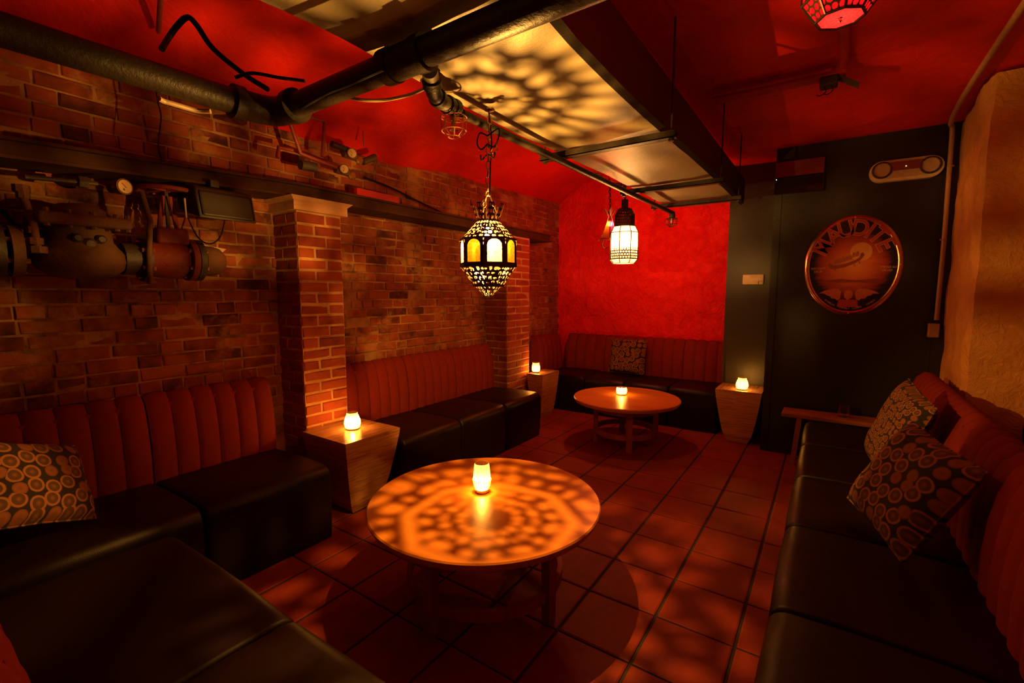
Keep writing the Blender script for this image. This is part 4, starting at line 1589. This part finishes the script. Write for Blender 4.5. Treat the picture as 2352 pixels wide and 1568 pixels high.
# conduit with box on the partition edge
cd = thing('electrical_conduit', 'tan conduit running down the corner beside the concrete pier', 'conduit', (0.66, PY, 1.1))
pts = [onx(2262, 172, 0.645), *[ony(a_, b_, 4.45) + Vector((-0.035, 0, 0)) for a_, b_ in ((2203, 300), (2193, 430), (2183, 560), (2166, 735))]]
pts[0] = Vector((0.635, 3.9, 2.54))
build(MB().tube(spline([(0.575, 2.2, 2.53), (0.575, 3.2, 2.53), (0.58, 3.9, 2.525), (0.60, 4.32, 2.51), tuple(pts[1])] + [tuple(p) for p in pts[2:]], 6), 0.014, 12), 'tube', 'conduit_tan', cd, smooth=True)
build(MB().rbox(0.60, 0.66, 4.425, 4.475, 1.06, 1.16, 0.006, 2), 'junction_box', 'conduit_tan', cd)
for z in (2.25, 1.75):
    x = 0.645
    build(MB().ring((x - .008, 4.45, z), 0.016, 0.005, 12, 6), 'strap', 'conduit_tan', cd)

# ceiling conduits on the right
cc = thing('ceiling_conduit', 'red painted conduit and boxing across the right ceiling', 'conduit', (-0.2, 3.0, 2.5))
build(MB().box(-0.64, 0.0, 3.02, 3.10, 2.50, 2.56), 'boxing', 'red_paint_rough', cc)
build(MB().tube([(-0.64, 3.0, 2.52), (-0.06, 3.0, 2.52)], 0.010, 8), 'tube', 'red_paint_rough', cc, smooth=True)
build(MB().tube(spline([(-0.02, 2.2, 2.545), (-0.015, 2.7, 2.545), (-0.01, 3.0, 2.54), (-0.03, 3.06, 2.50)], 6), 0.022, 12), 'tube', 'red_paint_rough', cc, smooth=True)
build(MB().tube([(-0.05, 3.05, 2.56), (-0.05, 3.05, 2.49)], 0.022, 12), 'tube', 'red_paint_rough', cc, smooth=True)
build(MB().rbox(-0.11, -0.03, 3.02, 3.10, 2.455, 2.50, 0.006, 2), 'junction_box', 'dark_iron', cc)
build(MB().add([(-0.03, 3.03, 2.50), (0.06, 3.03, 2.44), (0.06, 3.10, 2.44), (-0.03, 3.10, 2.50), (-0.03, 3.03, 2.49), (0.06, 3.03, 2.43), (0.06, 3.10, 2.43), (-0.03, 3.10, 2.49)],
               [(0, 1, 2, 3), (7, 6, 5, 4), (0, 4, 5, 1), (1, 5, 6, 2), (2, 6, 7, 3), (3, 7, 4, 0)]), 'open_cover', 'dark_iron', cc)
m = MB()
for dx_ in (-0.09, -0.06):
    m.tube(spline([(dx_, 3.05, 2.46), (dx_ + .01, 3.04, 2.43), (dx_ - .01, 3.03, 2.41), (dx_ - .03, 3.03, 2.415)], 5), 0.0025, 6)
build(m, 'loose_wire', 'cable_black', cc, smooth=True)
tag(build(MB().tube([onz(372, -40, 2.6), onz(364, 72, 2.58)], 0.011, 10), 'ceiling_rod', 'red_pipe', origin=onz(364, 72, 2.58), smooth=True), 'short red rod hanging from the ceiling above the black pipe', 'rod')

# ================================================================== FIRE VALVE ON THE BRICK WALL
vx = -2.80
sv = thing('sprinkler_valve', 'large old cast iron sprinkler valve assembly on the brick wall', 'valve', (vx, 0.8, 1.43))
build(MB().tube([(vx, -0.3, 1.55), (vx, 0.36, 1.55)], 0.075, 20), 'supply_pipe', 'valve_iron', sv, smooth=True)


def flange(y, r, w, nb, mat, x=vx, z=1.55):
    f = build(MB().lathe([(r * 0.6, y - w), (r, y - w), (r, y + w), (r * 0.6, y + w)], (x, 0, z), 28, 'y'), 'flange', mat, sv, smooth=True, angle=30)
    for k in range(nb):
        a = 2 * PI * (k + 0.5) / nb
        bx, bz = x + r * 0.8 * math.cos(a), z + r * 0.8 * math.sin(a)
        build(MB().lathe([(0.011, y - w - 0.014), (0.011, y + w + 0.014)], (bx, 0, bz), 6, 'y'), 'bolt', 'brass', f)


flange(0.40, 0.105, 0.012, 6, 'dark_iron')
flange(0.447, 0.105, 0.018, 6, 'valve_iron')
build(MB().lathe([(0.055, 1.44), (0.11, 1.455), (0.150, 1.485), (0.165, 1.52), (0.160, 1.555), (0.135, 1.585), (0.118, 1.61), (0.114, 1.665)], (vx, 0.655, 0), 32, sx=0.85, sy=1.0), 'valve_body', 'valve_iron', sv, smooth=True, angle=50)
build(MB().rbox(vx - 0.12, vx + 0.14, 0.50, 0.815, 1.665, 1.715, 0.015, 3), 'cover_flange', 'valve_iron', sv, smooth=True, angle=50)
build(MB().lathe([(0.125, 1.715), (0.11, 1.735), (0.07, 1.765), (0.02, 1.775)], (vx, 0.66, 0), 24), 'cover_dome', 'valve_iron', sv, smooth=True)
for yy in (0.53, 0.60, 0.68, 0.76, 0.80):
    build(MB().lathe([(0.011, 1.655), (0.011, 1.730)], (vx + 0.118, yy, 0), 6), 'bolt', 'valve_iron', sv)
for yy, zz, rr in ((0.625, 1.615, 0.020), (0.665, 1.592, 0.026), (0.705, 1.615, 0.020)):
    build(MB().lathe([(rr, 0.085), (rr, 0.108), (rr * 0.6, 0.116)], (vx, yy, zz), 12, 'x'), 'plug', 'dark_iron', sv)
build(MB().tube([(vx, 0.80, 1.54), (vx, 0.93, 1.54)], 0.075, 20), 'neck', 'dark_iron', sv, smooth=True)
flange(0.885, 0.105, 0.012, 6, 'dark_iron', z=1.54)
build(MB().lathe([(0.085, 0.90), (0.095, 0.94), (0.10, 1.00), (0.09, 1.05), (0.07, 1.075)], (vx, 0, 1.55), 24, 'y'), 'gate_body', 'valve_red', sv, smooth=True)
build(MB().rbox(vx - 0.07, vx + 0.08, 0.925, 1.065, 1.62, 1.70, 0.015, 3), 'bonnet', 'valve_red', sv, smooth=True)
for yy in (0.955, 1.035):
    build(MB().tube([(vx + 0.02, yy, 1.69), (vx + 0.02, yy - (yy - 0.995) * 0.6, 1.86)], 0.012, 8), 'yoke_arm', 'valve_red', sv, smooth=True)
build(MB().tube([(vx + 0.02, 0.995, 1.68), (vx + 0.02, 0.995, 1.90)], 0.010, 8), 'stem', 'dark_iron', sv, smooth=True)
hw = build(MB().ring((vx + 0.02, 0.995, 1.885), 0.12, 0.011, 28, 8), 'handwheel', 'valve_red', sv, smooth=True)
m = MB()
for k in range(4):
    a = k * PI / 2 + .5
    m.tube([(vx + .02, 0.995, 1.89), (vx + .02 + .12 * math.cos(a), 0.995 + .12 * math.sin(a), 1.885)], 0.008, 6)
build(m, 'spoke', 'valve_red', hw, smooth=True)
flange(1.085, 0.108, 0.014, 6, 'valve_red')
flange(1.117, 0.108, 0.014, 6, 'dark_iron')
build(MB().tube([(vx, 1.13, 1.55), (vx, 1.145, 1.55)], 0.082, 24), 'gasket', 'cable_black', sv, smooth=True)
build(MB().lathe([(0.080, 1.145), (0.080, 1.19), (0.070, 1.225), (0.045, 1.25), (0.01, 1.26)], (vx, 0, 1.55), 24, 'y'), 'end_cap', 'valve_iron', sv, smooth=True)
# side trim: riser, small pipes, gauge
build(MB().tube([(vx + .10, 0.50, 1.54), (vx + .09, 0.495, 1.66), (vx + .06, 0.475, 1.80)], 0.014, 10), 'trim_riser', 'valve_iron', sv, smooth=True)
for z, r in ((1.555, 0.032), (1.59, 0.026), (1.635, 0.018), (1.775, 0.022), (1.80, 0.028)):
    yy = 0.50 - (z - 1.54) * 0.09
    build(MB().lathe([(r, z - 0.014), (r, z + 0.014)], (vx + .10 - (z - 1.54) * .15, yy, 0), 8), 'coupling', 'valve_iron', sv)
build(MB().tube([(vx + .06, 0.49, 1.85), (vx + .06, 0.72, 1.865)], 0.010, 8), 'trim_pipe', 'dark_iron', sv, smooth=True)
build(MB().lathe([(0.026, 0.655), (0.026, 0.685)], (vx + .06, 0, 1.862), 6, 'y'), 'union_nut', 'dark_iron', sv)
build(MB().tube([(vx + .095, 0.875, 1.42), (vx + .095, 0.880, 1.56), (vx + .08, 0.90, 1.72), (vx + .05, 0.885, 1.86)], 0.012, 10), 'bypass_pipe', 'valve_iron', sv, smooth=True)


def gauge(parent, c, r, d):
    """pressure gauge: case, rim, dial, needle; d = facing direction (unit)"""
    c, d = Vector(c), Vector(d).normalized()
    s = build(MB().tube([c - d * 0.035, c], r, 20), 'gauge_case', 'brass', parent, smooth=True, angle=40)
    e = MB().tube([c, c + d * 0.006], r * 1.12, 20)
    build(e, 'rim', 'valve_iron', s)
    build(MB().tube([c + d * 0.006, c + d * 0.008], r * 0.92, 20), 'dial', 'dial', s)
    a = d.orthogonal().normalized()
    b_ = d.cross(a)
    build(MB().tube([c + d * 0.0095 - b_ * r * 0.2, c + d * 0.0095 + b_ * r * 0.6], 0.0018, 5), 'needle', 'needle_red', s)
    build(MB().tube([c + d * 0.0095 - a * r * 0.45 - b_ * r * 0.3, c + d * 0.0095 - a * r * 0.4 - b_ * r * 0.05], 0.002, 5), 'mark', 'cable_black', s)


gauge(sv, (vx + .11, 0.80, 1.86), 0.032, (0.75, 0.25, 0.0))
build(MB().tube([(vx + .02, 0.78, 1.86), (vx + .09, 0.795, 1.86)], 0.022, 12), 'gauge_stub', 'valve_iron', sv, smooth=True)

# gauges and red trim pipes above the beam
gt = thing('gauge_cluster', 'pair of dial gauges on red trim pipes above the capped pillar', 'gauge', (-2.75, 2.0, 2.2))
g1, g2 = onx(808, 352, -2.68), onx(790, 388, -2.68)
gauge(gt, g1, 0.030, (0.93, -0.30, -0.1))
gauge(gt, g2, 0.028, (0.93, -0.30, -0.1))
for g in (g1, g2):
    build(MB().tube([g + Vector((-.05, -.03, 0)), g + Vector((-.05, .10, -.005))], 0.024, 14), 'fitting', 'valve_iron', gt, smooth=True)
    build(MB().lathe([(0.028, -0.01), (0.03, 0.0), (0.02, 0.012)], (g.x - .03, g.y + .085, g.z - .02), 12, 'x'), 'cap_nut', 'brass', gt)
q = lambda px, py, x=-2.72: tuple(onx(px, py, x))
build(MB().tube([q(575, 232), q(610, 246), q(660, 262), q(690, 352), q(740, 372), q(785, 388)], 0.013, 10), 'trim_pipe', 'red_pipe', gt, smooth=True)
build(MB().tube([q(676, 258), q(745, 278), q(743, 330), q(741, 360)], 0.013, 10), 'trim_pipe', 'red_pipe', gt, smooth=True)
build(MB().tube([q(637, 362), q(640, 338), q(672, 345)], 0.012, 10), 'trim_pipe', 'red_pipe', gt, smooth=True)
build(MB().tube([q(762, 330), q(800, 345)], 0.020, 12), 'fitting', 'dark_iron', gt, smooth=True)
build(MB().tube([q(690, 378), q(725, 385)], 0.030, 12), 'fitting', 'dark_iron', gt, smooth=True)
build(MB().tube([q(833, 372), q(862, 360)], 0.022, 12), 'fitting', 'dark_iron', gt, smooth=True)
build(MB().tube([q(834, 300), q(836, 335)], 0.005, 8), 'drip_tube', 'red_pipe', gt, smooth=True)

# black speaker under the beam
sp = thing('wall_speaker', 'black box speaker fixed under the beam beside the capped pillar', 'speaker', (-2.68, 1.2, 1.78))
a_ = R(-14)


def sbox(mb, x0, x1, y0, y1, z0, z1):
    o = len(mb.v)
    mb.rbox(x0, x1, y0, y1, z0, z1, 0.01, 2)
    c, s = math.cos(a_), math.sin(a_)
    for i in range(o, len(mb.v)):
        x, y, z = mb.v[i]
        dx_, dz_ = x + 2.72, z - 1.86
        # tip the box forward a little
        mb.v[i] = (-2.72 + dx_ * c + dz_ * -s * -1, y, 1.86 + dz_ * c + dx_ * s)
    return mb


build(sbox(MB(), -2.84, -2.60, 1.06, 1.34, 1.775, 1.935), 'cabinet', 'speaker_black', sp, smooth=True, angle=40)
build(sbox(MB(), -2.60, -2.592, 1.075, 1.325, 1.79, 1.92), 'grille', 'speaker_black', sp)
build(MB().box(-2.90, -2.70, 1.17, 1.21, 1.93, 1.965), 'bracket', 'dark_iron', sp)
li = onx(454, 480, -2.66)
build(MB().lathe([(0.003, 0), (0.001, 0.003)], tuple(li), 8, 'x'), 'indicator', 'led_green', sp)
tag(build(MB().tube(spline([onx(p[0], p[1], -2.66) for p in ((420, 455), (432, 500), (455, 545), (482, 560), (505, 545), (515, 512), (516, 500))], 6), 0.0035, 6),
          'speaker_cable', 'cable_black', origin=onx(482, 560, -2.66), smooth=True), 'black cable drooping below the speaker', 'cable')
tag(build(MB().tube([onx(424, 455, -2.62), onx(428, 500, -2.62)], 0.004, 8), 'tag_stick', 'cable_pale', origin=onx(428, 500, -2.62)), 'thin pale stick hanging from the handwheel', 'stick')
bo = MB()
w4 = [onx(430, 555, -2.93), onx(520, 572, -2.93), onx(500, 588, -2.93), onx(445, 575, -2.93)]
bo.add([tuple(p) for p in w4] + [(p.x - .02, p.y, p.z) for p in w4], [(0, 1, 2, 3), (7, 6, 5, 4)] + [(k, 4 + k, 4 + (k + 1) % 4, (k + 1) % 4) for k in range(4)])
tag(build(bo, 'wood_wedge', 'pale_board', origin=w4[0]), 'pale board wedge stuck in the wall behind the valve cap', 'board')

# ================================================================== CABLES OVERHEAD
def cable(pts, r, mat, name, label):
    P = spline(pts, 8)
    tag(build(MB().tube(P, r, 8), name, mat, origin=P[0], smooth=True), label, 'cable')


cable([onz(372, 112, 2.12), onz(384, 92, 2.2), onz(405, 62, 2.26), onz(430, 40, 2.28), onz(452, 58, 2.27), onz(490, 112, 2.22), onz(560, 170, 2.16), onz(615, 205, 2.10)], 0.009, 'cable_black', 'black_cable', 'thick black cable arching over the black pipe')
cable([onz(540, 178, 2.12), onz(580, 168, 2.14), onz(640, 178, 2.14), onz(700, 186, 2.13)], 0.006, 'cable_black', 'flat_cable', 'flat dark cable bridging the elbow of the black pipe')
cable([onz(a_, b_, 1.995) for a_, b_ in ((690, 248), (750, 214), (800, 194), (880, 158))], 0.006, 'cable_black', 'pipe_cable', 'black cable tied along the crossing black pipe')
cable([onz(770, 212, 2.085), onz(820, 228, 2.04), onz(880, 230, 2.04), onz(940, 218, 2.04), onz(975, 204, 2.04)], 0.0055, 'cable_pale', 'pale_cable', 'pale cable sagging between the crossing pipe and the sprinkler drop')
cable([Vector((p_.x, p_.y, min(p_.z, 1.990))) for p_ in (onx(358, 140, -1.79), onx(372, 185, -1.80), onx(388, 222, -1.80), onx(410, 240, -1.80), onx(450, 230, -1.80), onx(480, 200, -1.77))], 0.008, 'cable_pale', 'plug_lead', 'brown extension lead with plug hanging near the brick wall')
cable([onx(352, 165, -2.72), onx(362, 230, -2.72), onx(370, 270, -2.72), onx(364, 330, -2.72), onx(372, 372, -2.72)], 0.0035, 'cable_black', 'hanging_cable', 'thin black cable hanging down to the beam')
cable([onx(0, 480, -2.9), onx(40, 520, -2.9), onx(85, 548, -2.9), onx(110, 558, -2.88)], 0.008, 'cable_black', 'wall_cable', 'black cable running down to the big valve')
cable([onx(838, 408, -2.96), onx(900, 432, -2.96), onx(960, 462, -2.96), onx(1040, 500, -2.96)], 0.008, 'cable_black', 'upper_wall_cable', 'black cable fixed along the upper brick wall past the gauges')
